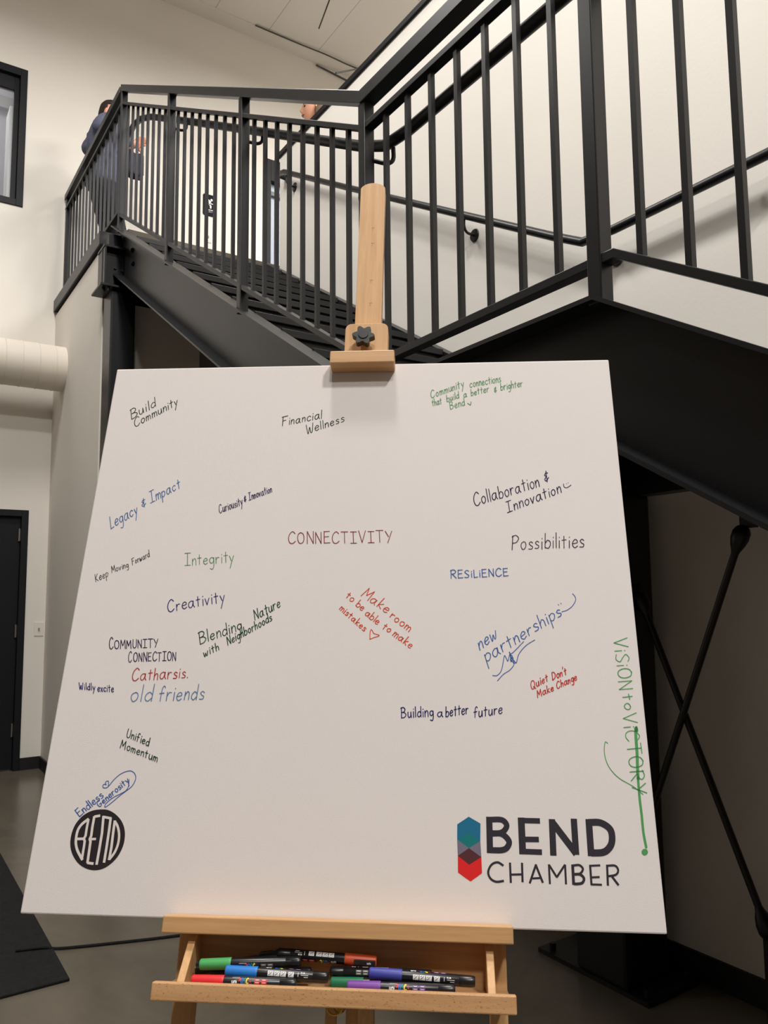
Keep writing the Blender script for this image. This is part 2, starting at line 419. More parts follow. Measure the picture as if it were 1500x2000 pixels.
# treads and risers of the upper and lower flights, landing deck
nA = 12; rA = (FL2-(ZL-.03))/nA; tA = rA/SL
for i in range(nA):
    y = Y1+.235+tA*i; z = ZL-.03+rA*i
    MB().box((1.475, y, z-.03), (2.585, y+.012, z+rA)).build('riser', BLACK, stair)
    if i < nA-1:
        MB().box((1.475, y-.022, z+rA-.035), (2.585, y+tA+.012, z+rA)).build('tread', BLACK, stair, bevel=.003)
nC = 13; rC = (ZL-.03)/nC; tC = rC/SL
for i in range(nC):
    y = Y2-tC*i; z = ZL-.03-rC*i
    MB().box((1.475, y-.012, z-rC), (2.585, y, z-.035)).build('riser', BLACK, stair)
    if i:
        MB().box((1.475, y-.022, z-.035), (2.585, y+tC-.012, z)).build('tread', BLACK, stair, bevel=.003)
MB().box((1.475, Y2-.022, ZL-.07), (2.585, Y1+.25, ZL-.03)).build('landing_deck', BLACK, stair)
for yj in (Y2+.10, Y1+.02): MB().box((1.475, yj, ZL-.30), (2.585, yj+.012, ZL-.07)).build('landing_joist', BLACK, stair)
# bolts of the upper end
for y, z in ((5.33, 3.84), (5.31, 3.735)):
    MB().tube([(1.462, y, z), (1.449, y, z)], .018, 6).tube([(1.449, y, z), (1.442, y, z)], .012, 10).build('bolt', BLACK, stair)

# ------------------------------------------------------------------ railing along the stairs and landing
RT = 1.095            # top of the railing above the stringer line
X0, X1 = 1.398, 1.442
XC = (X0+X1)/2
railing = thing('stair_railing', (XC, 2, ZL), 'black steel railing with square balusters following the stairs and landing', 'railing')
YEND = -2.2
YC = 5.50
def line(off):
    return [(YC, ztop(YC)+off), (Y1, ZL+off), (Y2, ZL+off), (YEND, ztop(YEND)+off)]
MB().prism(offset_band(line(RT), .05), 0, X0-.006, X1+.006).build('top_rail', BLACK, railing, bevel=.003)
MB().prism(offset_band(line(RT-.128), .022), 0, X0+.004, X1-.004).build('middle_rail', BLACK, railing, bevel=.002)
MB().prism(offset_band([(YC, ztop(YC)+.122), (2.19, 2.236), (1.155, 2.236), (YEND, 2.236+SL*(YEND-1.155))], .024), 0, X0+.004, X1-.004).build('bottom_rail', BLACK, railing, bevel=.002)
posts = [YC, 4.412, 3.323, Y1, Y2, .12, -.97, -2.06]
for y in posts:
    MB().box((XC-.0215, y-.0205, ztop(y)-.02), (XC+.0215, y+.0205, ztop(y)+RT-.045)).build('post', BLACK, railing, bevel=.003)
for a, b in zip(posts, posts[1:]):
    n = 8 if abs(a-b) > 1.05 else 7
    for k in range(1, n+1):
        y = a+(b-a)*k/(n+1)
        MB().box((XC-.008, y-.008, ztop(y)+(.085 if Y2 <= y < Y1 else .112)), (XC+.008, y+.008, ztop(y)+RT-.145)).build('baluster', BLACK, railing)

# level railing on the edge of the upper landing
guard = thing('landing_railing', (XC, 6.4, FL2), 'level black railing on the edge of the upper landing, below the man', 'railing')
ZG = ztop(YC)+RT
MB().box((X0-.006, YC+.028, ZG-.05), (X1+.006, YB-.02, ZG)).build('top_rail', BLACK, guard, bevel=.003)
MB().box((X0, YC+.02, ZG-.15), (X1, YB-.03, ZG-.128)).build('middle_rail', BLACK, guard, bevel=.002)
MB().box((X0, YC+.02, FL2+.075), (X1, YB-.03, FL2+.10)).build('bottom_rail', BLACK, guard, bevel=.002)
MB().box((XC-.0195, YB-.075, FL2+.024), (XC+.0195, YB-.036, ZG-.045)).build('post', BLACK, guard, bevel=.003)
for k in range(1, 15):
    y = YC+(YB-.055-YC)*k/15
    MB().box((XC-.008, y-.008, FL2+.09), (XC+.008, y+.008, ZG-.14)).build('baluster', BLACK, guard)

# round handrail on the inside of the stair railing
hr = thing('inner_handrail', (1.505, 2, ZL+.9), 'round black pipe handrail bracketed to the inside of the railing', 'handrail')
HX, HO = 1.502, .905
pts = [(HX, YC+.42, ztop(YC)+HO-.10), (HX, YC+.02, ztop(YC)+HO-.07), (HX, YC-.16, ztop(YC-.16)+HO-.03), (HX, YC-.4, ztop(YC-.4)+HO-.005)]
pts = [Vector(p) for p in pts]+[Vector((HX, y, ztop(y)+HO)) for y in (4.4, 3.3, Y1+.16)]+[Vector((HX, Y1, ZL+HO+.015)), Vector((HX, Y1-.14, ZL+HO))]+[Vector((HX, y, ztop(y)+HO)) for y in (1.7, Y2+.14)]+[Vector((HX, Y2, ZL+HO-.015)), Vector((HX, Y2-.16, ztop(Y2-.16)+HO))]+[Vector((HX, y, ztop(y)+HO)) for y in (.2, -1.0, YEND)]
MB().tube(pts, .021, 16).build('pipe', BLACK, hr, smooth=True)
for y in (4.412, 3.323, Y1-.02, Y2, .12, -.97):
    z = ztop(y)+HO
    yb = y-.03
    MB().tube(smooth_curve([(X1-.004, y, z-.072), (HX-.02, yb+.01, z-.078), (HX-.001, yb, z-.062), (HX, yb, z-.018)], 4), .008, 8).build('bracket', BLACK, hr, smooth=True)

# round handrail on the half wall
WX = XW-.075
wh = thing('wall_handrail', (WX, 2, 3), 'round black pipe handrail fixed to the white wall beyond the stairs', 'handrail')
def zw(y): return 3.0+SL*(y-2.32) if y > 2.32 else (3.0 if y > 1.25 else 3.0+SL*(y-1.25))
pts = [(XW-.005, 5.46, zw(5.36)+.02), (WX+.012, 5.455, zw(5.36)+.02), (WX, 5.43, zw(5.36)+.02), (WX, 5.34, zw(5.34)+.005)]+[(WX, y, zw(y)) for y in (4.4, 3.4, 2.5)]+[(WX, 2.33, 3.012), (WX, 2.15, 3.0), (WX, 1.42, 3.0), (WX, 1.25, 2.988)]+[(WX, y, zw(y)) for y in (1.1, .2, -1.0, -2.2)]
MB().tube(pts, .0205, 16).build('pipe', BLACK, wh, smooth=True)
for y in (5.3, 4.22, 3.15, 2.20, 1.45, .4, -.7):
    z = zw(y)
    MB().tube(smooth_curve([(WX, y, z-.015), (WX, y, z-.065), (WX+.02, y, z-.093), (XW-.008, y, z-.095)], 4), .0075, 8).lathe([(0, .005), (.003, .033), (.009, .036), (.012, .030)], (XW-.012, y, z-.095), (1, 0, 0), 20).build('bracket', BLACK, wh, smooth=True)

# edge beam of the upper landing, cross beam and columns
tag(MB().box((1.333, 5.75, 4.02), (1.48, YB-.002, 4.124)).build('landing_edge_beam', BLACK, bevel=.004), 'dark grey steel edge beam under the level landing railing', 'beam')
cb = thing('cross_beam', (1.9, 5.6, 3.6), 'short black steel beam bolted on top of the far column', 'beam')
MB().box((1.31, 5.50, 3.905), (1.458, 5.69, 3.92)).box((1.31, 5.50, 3.61), (1.458, 5.69, 3.625)).box((1.31, 5.56, 3.625), (1.458, 5.572, 3.905)).build('beam_section', BLACK, cb)
MB().box((1.315, 5.502, 3.626), (1.327, 5.688, 3.904)).build('end_plate', BLACK, cb)
MB().box((1.365, 5.60, 3.92), (1.455, 5.69, 4.05)).build('support_block', BLACK, cb, bevel=.003)
for x, z in ((1.40, 3.78), (1.45, 3.77), (1.43, 3.70)):
    MB().tube([(x, 5.56, z), (x, 5.548, z)], .011, 6).build('bolt', BLACK, cb)
col = thing('steel_column', (1.44, 5.57, 0), 'tall black steel column holding up the upper landing, far left', 'column', 'black steel columns')
MB().box((1.36, 5.475, .012), (1.53, 5.685, 3.592)).build('shaft', BLACK, col, bevel=.012)
MB().box((1.275, 5.43, 3.592), (1.60, 5.695, 3.608)).build('cap_plate', BLACK, col, bevel=.002)
MB().box((1.31, 5.43, 0), (1.58, 5.69, .014)).build('base_plate', BLACK, col)
for x, y in ((1.31, 5.49), (1.335, 5.46)):
    MB().tube([(x, y, 3.592), (x, y, 3.565)], .011, 8).build('bolt', BLACK, col)
col = thing('steel_column', (2.49, 2.14, 0), 'thick black steel column under the middle landing, right behind the canvas', 'column', 'black steel columns')
MB().box((2.367, 2.02, .016), (2.61, 2.264, 1.832)).build('shaft', BLACK, col, bevel=.014)
MB().box((2.367, 1.93, 0), (2.66, 2.47, .018)).build('base_plate', BLACK, col)
for x, y in ((2.40, 2.42), (2.62, 2.42), (2.40, 1.96), (2.62, 1.96)):
    MB().tube([(x, y, .018), (x, y, .045)], .012, 8).build('bolt', BLACK, col)
# crossed tie rods below the landing, with clevises and gussets
br = thing('cross_brace', (2.49, 1.8, 0), 'black crossed steel tie rods under the middle landing', 'brace')
BX = 2.49
for (ya, za, yb_, zb_, dx) in ((1.55, 1.647, 2.0, .57, -.011), (1.55, .35, 2.0, 1.43, .011)):
    a, b = Vector((BX+dx, ya, za)), Vector((BX+dx, yb_, zb_)); dr = (b-a).normalized()
    MB().tube([a, b], .0125, 12).build('tie_rod', BLACK, br, smooth=True)
    for p, s in ((a, 1), (b, -1)):
        MB().tube([p-dr*s*.022, p-dr*s*.016, p, p+dr*s*.025, p+dr*s*.048, p+dr*s*.066, p+dr*s*.078], [.012, .022, .030, .030, .024, .016, .0125], 14).build('clevis', BLACK, br, smooth=True)
for y, z0, z1 in ((1.53, 1.66, 1.77), (1.53, .012, .335)):
    MB().box((BX-.006, y-.03, z0), (BX+.006, y+.03, z1)).build('gusset', BLACK, br)
for z in (.57, 1.43):
    MB().box((BX-.005, 1.985, z-.05), (BX+.005, 2.019, z+.05)).build('gusset', BLACK, br)
MB().box((BX-.10, 1.44, 0), (BX+.10, 1.62, .014)).build('floor_plate', BLACK, br)
MB().box((2.43, 1.30, 1.77), (2.55, 1.60, 1.785)).build('top_plate', BLACK, br)
# ------------------------------------------------------------------ people on the upper floor
def skin_mesh(nodes, edges, root, sub=1):
    """nodes: {name: (pos, radius or (rx, ry))}; one surface grown round the edges"""
    names = list(nodes); idx = {n: i for i, n in enumerate(names)}
    me = bpy.data.meshes.new('tmp'); me.from_pydata([nodes[n][0] for n in names], [(idx[a], idx[b]) for a, b in edges], [])
    o = bpy.data.objects.new('tmp', me); COL.objects.link(o)
    o.modifiers.new('s', 'SKIN').use_smooth_shade = True
    for i, n in enumerate(names):
        r = nodes[n][1]
        me.skin_vertices[0].data[i].radius = r if isinstance(r, tuple) else (r, r)
        me.skin_vertices[0].data[i].use_root = (n == root)
    if sub:
        s = o.modifiers.new('u', 'SUBSURF'); s.levels = sub; s.render_levels = sub
    dg = bpy.context.evaluated_depsgraph_get(); dg.update()
    out = bpy.data.meshes.new_from_object(o.evaluated_get(dg))
    bpy.data.objects.remove(o); bpy.data.meshes.remove(me)
    return out
def head_point(th, ph, grow=0.0):
    """local head surface: +x is the face, z up, th from the crown, ph round from the face"""
    d = Vector((math.sin(th)*math.cos(ph), math.sin(th)*math.sin(ph), math.cos(th)))
    x, y, z = d.x*.098, d.y*.076, d.z*.118
    if z < 0:
        t = min(1, -z/.118)
        y *= 1-.30*t
        x = x*(1-.12*t)+.016*t if x > 0 else x*(1-.55*t*t)
    g = lambda a, s: math.exp(-(a/s)**2)
    if d.x > 0:
        f = max(0, d.x)
        x += f*(.026*g(y, .013)*g(z+.022, .020)+.014*g(y, .012)*g(z-.004, .022)+.007*g(z-.034, .014)*g(y, .05)
             - .009*g(abs(y)-.031, .014)*g(z-.014, .012)+.010*g(y, .022)*g(z+.058, .016)-.004*g(z+.0585, .004)*g(y, .024)+.014*g(y, .025)*g(z+.098, .018)
             +.004*g(abs(y)-.042, .016)*g(z+.018, .018))
    p = Vector((x, y, z))
    return p+d*grow
def head_bm(bm, M):
    rows, cols = 46, 60
    grid = []
    for i in range(1, rows):
        th = PI*i/rows
        grid.append([bm.verts.new(M @ head_point(th, 2*PI*j/cols)) for j in range(cols)])
    top = bm.verts.new(M @ head_point(0, 0)); bot = bm.verts.new(M @ head_point(PI, 0))
    for a, b in zip(grid, grid[1:]):
        for j in range(cols): bm.faces.new([a[j], b[j], b[(j+1) % cols], a[(j+1) % cols]])
    for j in range(cols):
        bm.faces.new([top, grid[0][j], grid[0][(j+1) % cols]]); bm.faces.new([bot, grid[-1][(j+1) % cols], grid[-1][j]])
    for s in (-1, 1):       # ears
        bmesh.ops.create_uvsphere(bm, u_segments=12, v_segments=8, radius=1, matrix=M @ Matrix.Translation((-.012, s*.076, -.008)) @ Matrix.Rotation(s*.35, 4, 'Z') @ Matrix.Diagonal((.018, .008, .032, 1)))
def head_matrix(pos, face, tilt=0):
    f = Vector((face[0], face[1], 0)).normalized(); l = Vector((0, 0, 1)).cross(f)
    M = Matrix(((f.x, l.x, 0, pos[0]), (f.y, l.y, 0, pos[1]), (0, 0, 1, pos[2]), (0, 0, 0, 1)))
    return M @ Matrix.Rotation(tilt, 4, 'Y')
def arm_hand(nodes, edges, pre, wrist, palm, dirs, spread, curl):
    """palm node past the wrist, four fingers and a thumb: dirs=(finger direction, side direction, inward direction)"""
    f, s, c = [Vector(d).normalized() for d in dirs]
    nodes[pre+'palm'] = (palm, (.030, .018)); edges.append((wrist, pre+'palm'))
    P = Vector(palm)
    for k, (ln, off) in enumerate(((.070, -.030), (.080, -.010), (.075, .011), (.060, .031))):
        a = P+f*.040+s*off; b = a+f*ln*.45+c*ln*curl*.3; e = b+f*ln*.25+c*ln*curl*.7
        for nm, q, r in (('a', a, .0105), ('b', b, .0095), ('c', e, .008)): nodes[pre+nm+str(k)] = (q, r)
        edges += [(pre+'palm', pre+'a'+str(k)), (pre+'a'+str(k), pre+'b'+str(k)), (pre+'b'+str(k), pre+'c'+str(k))]
    a = P-s*.035+f*.0; b = a-s*.016+f*.030+c*.012; e = b+f*.026+c*.012
    for nm, q, r in (('ta', a, .0125), ('tb', b, .0105), ('tc', e, .0085)): nodes[pre+nm] = (q, r)
    edges += [(pre+'palm', pre+'ta'), (pre+'ta', pre+'tb'), (pre+'tb', pre+'tc')]
def body_mesh(name, nodes, edges, root, headM, m, parent):
    me = skin_mesh(nodes, edges, root, 1)
    bm = bmesh.new(); bm.from_mesh(me); bpy.data.meshes.remove(me)
    head_bm(bm, headM)
    me = bpy.data.meshes.new(name); bm.to_mesh(me); bm.free()
    me.materials.append(m)
    o = bpy.data.objects.new('tmp', me); COL.objects.link(o)
    md = o.modifiers.new('r', 'REMESH'); md.mode = 'VOXEL'; md.voxel_size = .0065; md.use_smooth_shade = True
    dg = bpy.context.evaluated_depsgraph_get(); dg.update()
    out = bpy.data.meshes.new_from_object(o.evaluated_get(dg)); out.name = name
    bpy.data.objects.remove(o)
    out.polygons.foreach_set('use_smooth', [True]*len(out.polygons))
    b = bpy.data.objects.new(name, out); COL.objects.link(b)
    if not out.materials: out.materials.append(m)
    b.parent = parent; b.matrix_parent_inverse = parent.matrix_world.inverted()
    return b
def garment(name, nodes, edges, root, m, parent, voxel=.014):
    me = skin_mesh(nodes, edges, root, 2)
    o = bpy.data.objects.new('tmp', me); COL.objects.link(o)
    md = o.modifiers.new('r', 'REMESH'); md.mode = 'VOXEL'; md.voxel_size = voxel
    sm = o.modifiers.new('sm', 'SMOOTH'); sm.factor = .5; sm.iterations = 6
    dg = bpy.context.evaluated_depsgraph_get(); dg.update()
    out = bpy.data.meshes.new_from_object(o.evaluated_get(dg)); out.name = name
    bpy.data.objects.remove(o)
    out.materials.clear(); out.materials.append(m)
    out.polygons.foreach_set('use_smooth', [True]*len(out.polygons))
    o = bpy.data.objects.new(name, out); COL.objects.link(o)
    o.parent = parent; o.matrix_parent_inverse = parent.matrix_world.inverted()
    return o
def hair_mesh(name, M, m, parent, open_deg, hairline, length, grow, nape, crop=0.0):
    """shell over the scalp; open at the face below the hairline; length = how far it hangs at the sides and back"""
    bm = bmesh.new(); rows, cols = 26, 48; grid = []
    for i in range(rows):
        t = i/(rows-1)
        row = []
        for j in range(cols):
            ph = 2*PI*j/cols
            th = .02+t*(1.62-crop*max(0, .75+math.cos(ph))/1.75)
            g = grow*(1+.10*math.sin(ph*9+t*3)+.07*math.sin(ph*17))
            p = head_point(min(th, 1.62), ph, g)
            if t > .55:
                u = (t-.55)/.45
                back = -math.cos(ph)
                p.z -= u*(length*(1 if back > -.2 else .75))+(nape*u*max(0, back))
                p.x += u*.01*back
            row.append(bm.verts.new(M @ p))
        grid.append(row)
    for i in range(rows-1):
        for j in range(cols):
            pm = (j+.5)/cols*360; pm = min(pm, 360-pm)
            zz = (M.inverted() @ grid[i][j].co).z
            if pm < open_deg and zz < hairline: continue
            bm.faces.new([grid[i][j], grid[i+1][j], grid[i+1][(j+1) % cols], grid[i][(j+1) % cols]])
    bm.faces.new(grid[0])
    bmesh.ops.delete(bm, geom=[v for v in bm.verts if not v.link_faces], context='VERTS')
    bmesh.ops.recalc_face_normals(bm, faces=bm.faces)
    me = bpy.data.meshes.new(name); bm.to_mesh(me); bm.free(); me.materials.append(m)
    me.polygons.foreach_set('use_smooth', [True]*len(me.polygons))
    o = bpy.data.objects.new(name, me); COL.objects.link(o)
    sd = o.modifiers.new('thick', 'SOLIDIFY'); sd.thickness = .012; sd.offset = -.6
    o.parent = parent; o.matrix_parent_inverse = parent.matrix_world.inverted()
    return o
def face_bits(M, parent, brow, lips, eye=(40, 30, 26)):
    for s in (-1, 1):
        p = M @ Vector((.083, s*.031, .013))
        MB().ball(p, .0105, 10).build('eye', mat('eye_dark_%d' % eye[0], eye, .25), parent, smooth=True)
        q = [M @ Vector(v) for v in ((.094, s*.018, .034), (.092, s*.034, .039), (.078, s*.052, .034))]
        MB().tube(smooth_curve(q, 3), .0035, 6).build('eyebrow', mat('brow_%d' % brow[0], brow, .8), parent, smooth=True)
    q = [M @ Vector(v) for v in ((.088, -.024, -.058), (.100, -.010, -.056), (.102, 0, -.057), (.100, .010, -.056), (.088, .024, -.058))]
    MB().tube(smooth_curve(q, 3), [.002]+[.0042]*(len(smooth_curve(q, 3))-2)+[.002], 6).build('lips', mat('lips_%d' % lips[0], lips, .5), parent, smooth=True)

FB = FL2
# the man leans back against the landing railing, elbow over it, hands clasped in front
man = thing('person', (1.72, 6.79, FB), 'dark-haired person in a blue-grey pullover leaning on the landing railing with hands clasped', 'person')
mx, my = 1.60, 6.79
hM = head_matrix((mx+.034, my-.01, 5.682), (.82, -.57, 0), .06)
def man_nodes(e=0.0):
    n = {'pelvis': ((mx-.02, my, 5.02), (.125+e, .165+e)), 'belly': ((mx+.015, my, 5.20), (.125+e, .155+e)), 'chest': ((mx+.015, my, 5.39), (.120+e, .165+e)), 'collar': ((mx-.02, my, 5.51), (.075+e, .11+e))}
    ed = [('pelvis', 'belly'), ('belly', 'chest'), ('chest', 'collar')]
    for s, t in ((-1, 'r'), (1, 'l')):
        n[t+'sho'] = ((mx-.035, my+s*.185, 5.475), .066+e)
        n[t+'elb'] = ((mx-.115, my+s*.225, 5.415), .050+e)
        n[t+'mid'] = ((mx+.05, my+s*.15, 5.425), .042+e)
        n[t+'wri'] = ((mx+.215, my+s*.055, 5.452), .031+e*.8)
        ed += [('collar', t+'sho'), (t+'sho', t+'elb'), (t+'elb', t+'mid'), (t+'mid', t+'wri')]
    return n, ed
n, ed = man_nodes()
n['neck'] = ((mx+.018, my, 5.56), .055); n['skull'] = ((mx+.04, my, 5.64), .055)
ed += [('collar', 'neck'), ('neck', 'skull')]
for s, t in ((-1, 'r'), (1, 'l')):
    n[t+'hip'] = ((mx, my+s*.095, 4.95), .085); n[t+'kne'] = ((mx+.105, my+s*.11, 4.58), .058); n[t+'ank'] = ((mx+.14, my+s*.12, FB+.085), .040)
    n[t+'heel'] = ((mx+.13, my+s*.12, FB+.045), .036); n[t+'toe'] = ((mx+.30, my+s*.135, FB+.034), .030)
    ed += [('pelvis', t+'hip'), (t+'hip', t+'kne'), (t+'kne', t+'ank'), (t+'ank', t+'heel'), (t+'heel', t+'toe')]
arm_hand(n, ed, 'R', 'rwri', (mx+.265, my-.025, 5.472), ((.55, .75, .15), (.2, .1, -1), (.6, .6, 0)), 1, .5)
arm_hand(n, ed, 'L', 'lwri', (mx+.265, my+.025, 5.490), ((.55, -.75, .15), (.2, .1, -1), (.6, -.6, 0)), 1, .5)
body_mesh('body', n, ed, 'pelvis', hM, SKIN, man)
n, ed = man_nodes(.034)
n['hem'] = ((mx-.02, my, 4.97), (.158, .195)); ed.append(('pelvis', 'hem'))
n['nape'] = ((mx+.0, my, 5.545), (.074, .078)); ed.append(('collar', 'nape'))
for t in 'rl': n[t+'sho'] = (n[t+'sho'][0], .112); n[t+'elb'] = (n[t+'elb'][0], .092); n[t+'mid'] = (n[t+'mid'][0], .080)
garment('pullover', n, ed, 'chest', mat('blue_grey_knit', (90, 93, 112), .85, .2, noise=60, var=.12, bump=(220, .3, .004)), man)
n = {'waist': ((mx-.02, my, 5.04), (.135, .175)), 'band': ((mx-.005, my, 5.12), (.13, .165))}; ed = [('waist', 'band')]
for s, t in ((-1, 'r'), (1, 'l')):
    n[t+'hip'] = ((mx, my+s*.095, 4.94), .102); n[t+'kne'] = ((mx+.105, my+s*.11, 4.58), .078); n[t+'cuf'] = ((mx+.14, my+s*.12, FB+.06), .066)
    ed += [('waist', t+'hip'), (t+'hip', t+'kne'), (t+'kne', t+'cuf')]
garment('trousers', n, ed, 'waist', mat('charcoal_cloth', (44, 44, 50), .9, .2, noise=50, var=.1), man)
for s in (-1, 1):
    nn = {'h': ((mx+.13, my+s*.12, FB+.052), .050), 'm': ((mx+.22, my+s*.128, FB+.046), .045), 't': ((mx+.31, my+s*.136, FB+.040), .038)}
    garment('shoe', nn, [('h', 'm'), ('m', 't')], 'h', mat('dark_shoe_leather', (40, 30, 27), .5), man, .008)
hair_mesh('hair', hM, mat('dark_brown_hair', (44, 34, 30), .7, .3, noise=80, var=.3), man, 88, .060, .012, .010, .050, .80)
face_bits(hM, man, (36, 26, 22), (176, 104, 92))

# dark cloth hanging over the man's wrists
cl = bmesh.new(); rows, cols = 14, 16; g = []
for i in range(rows):
    t = i/(rows-1); row = []
    for j in range(cols):
        u = j/(cols-1)
        an = PI*t*1.0
        front = t < .5
        zz = 5.415-.235*(abs(t-.5)*2)**1.0 if abs(t-.5) > .08 else 5.415-.235*.16
        off = -.045 if front else .045
        if abs(t-.5) <= .08: off = (t-.5)/.08*.045; zz = 5.415-.235*.16+.030*(1-((t-.5)/.08)**2)
        row.append(cl.verts.new((mx+.165+.16*u, my+off+.010*math.sin(u*11+t*3), zz+.008*math.sin(u*7))))
    g.append(row)
for a, b in zip(g, g[1:]):
    for j in range(cols-1): cl.faces.new([a[j], a[j+1], b[j+1], b[j]])
me = bpy.data.meshes.new('draped_cloth'); cl.to_mesh(me); cl.free(); me.materials.append(mat('slate_cloth', (62, 63, 74), .9, .2, noise=40, var=.12))
me.polygons.foreach_set('use_smooth', [True]*len(me.polygons))
dc = bpy.data.objects.new('draped_cloth', me); COL.objects.link(dc)
sd = dc.modifiers.new('thick', 'SOLIDIFY'); sd.thickness = .008
tag(dc, 'dark slate cloth hanging below the clasped hands of the leaning person', 'cloth')

# the woman walks past behind the half wall; only her head shows above it
wo = thing('person', (3.117, 5.76, FB), 'light-brown-haired person walking behind the half wall, face in profile above its cap', 'person')
wx, wy = 3.117, 5.76
face = Vector((-.93, .36, 0)).normalized(); side = Vector((0, 0, 1)).cross(face)
WH = 5.678
wM = head_matrix((wx, wy, WH), face, -.02)
def wp(f, s, z): return tuple(Vector((wx, wy, 0))+face*f+side*s+Vector((0, 0, z)))
def wo_nodes(e=0.0):
    n = {'pelvis': (wp(-.03, 0, 4.98), (.10+e, .145+e)), 'waist': (wp(-.02, 0, 5.14), (.085+e, .115+e)), 'chest': (wp(-.03, 0, 5.31), (.095+e, .13+e)), 'collar': (wp(-.04, 0, 5.41), (.06+e, .09+e))}
    ed = [('pelvis', 'waist'), ('waist', 'chest'), ('chest', 'collar')]
    for s, t in ((-1, 'r'), (1, 'l')):
        n[t+'sho'] = (wp(-.045, s*.16, 5.385), .050+e); n[t+'elb'] = (wp(-.07-s*.06, s*.205, 5.12), .038+e); n[t+'wri'] = (wp(.04-s*.13, s*.20, 4.90), .026+e)
        ed += [('collar', t+'sho'), (t+'sho', t+'elb'), (t+'elb', t+'wri')]
    return n, ed
n, ed = wo_nodes()
n['neck'] = (wp(-.03, 0, 5.48), .046); n['skull'] = (wp(-.012, 0, 5.60), .05)
ed += [('collar', 'neck'), ('neck', 'skull')]
for s, t in ((-1, 'r'), (1, 'l')):
    n[t+'hip'] = (wp(-.03, s*.08, 4.90), .078); n[t+'kne'] = (wp(.02+s*.10, s*.075, 4.53), .052); n[t+'ank'] = (wp(-.06+s*.17, s*.07, FB+.085), .034)
    n[t+'heel'] = (wp(-.07+s*.17, s*.07, FB+.04), .030); n[t+'toe'] = (wp(.08+s*.17, s*.07, FB+.028), .025)
    ed += [('pelvis', t+'hip'), (t+'hip', t+'kne'), (t+'kne', t+'ank'), (t+'ank', t+'heel'), (t+'heel', t+'toe')]
    arm_hand(n, ed, t.upper(), t+'wri', wp(.05-s*.14, s*.20, 4.84), ((face.x*.15, face.y*.15, -1), tuple(face), tuple(side*(-s))), 1, .35)
body_mesh('body', n, ed, 'pelvis', wM, SKINW, wo)
n, ed = wo_nodes(.030)
n['hem'] = (wp(-.03, 0, 4.90), (.12, .16)); ed.append(('pelvis', 'hem'))
garment('jacket', n, ed, 'chest', mat('dark_jacket_cloth', (58, 54, 58), .85, .2, noise=50, var=.1), wo)
n = {'waist': (wp(-.03, 0, 5.0), (.10, .145))}; ed = []
for s, t in ((-1, 'r'), (1, 'l')):
    n[t+'hip'] = (wp(-.03, s*.08, 4.90), .09); n[t+'kne'] = (wp(.02+s*.10, s*.075, 4.53), .066); n[t+'cuf'] = (wp(-.06+s*.17, s*.07, FB+.07), .055)
    ed += [('waist', t+'hip'), (t+'hip', t+'kne'), (t+'kne', t+'cuf')]
garment('trousers', n, ed, 'waist', mat('charcoal_cloth', (44, 44, 50)), wo)
for s in (-1, 1):
    nn = {'h': (wp(-.07+s*.17, s*.07, FB+.042), .040), 'm': (wp(.01+s*.17, s*.07, FB+.037), .035), 't': (wp(.085+s*.17, s*.07, FB+.03), .029)}
    garment('shoe', nn, [('h', 'm'), ('m', 't')], 'h', mat('dark_shoe_leather', (40, 30, 27)), wo, .008)
hair_mesh('hair', wM, mat('light_brown_hair', (82, 60, 47), .75, .2, noise=120, var=.25), wo, 90, .066, .115, .013, .03)
face_bits(wM, wo, (84, 60, 46), (166, 92, 84), (52, 40, 34))
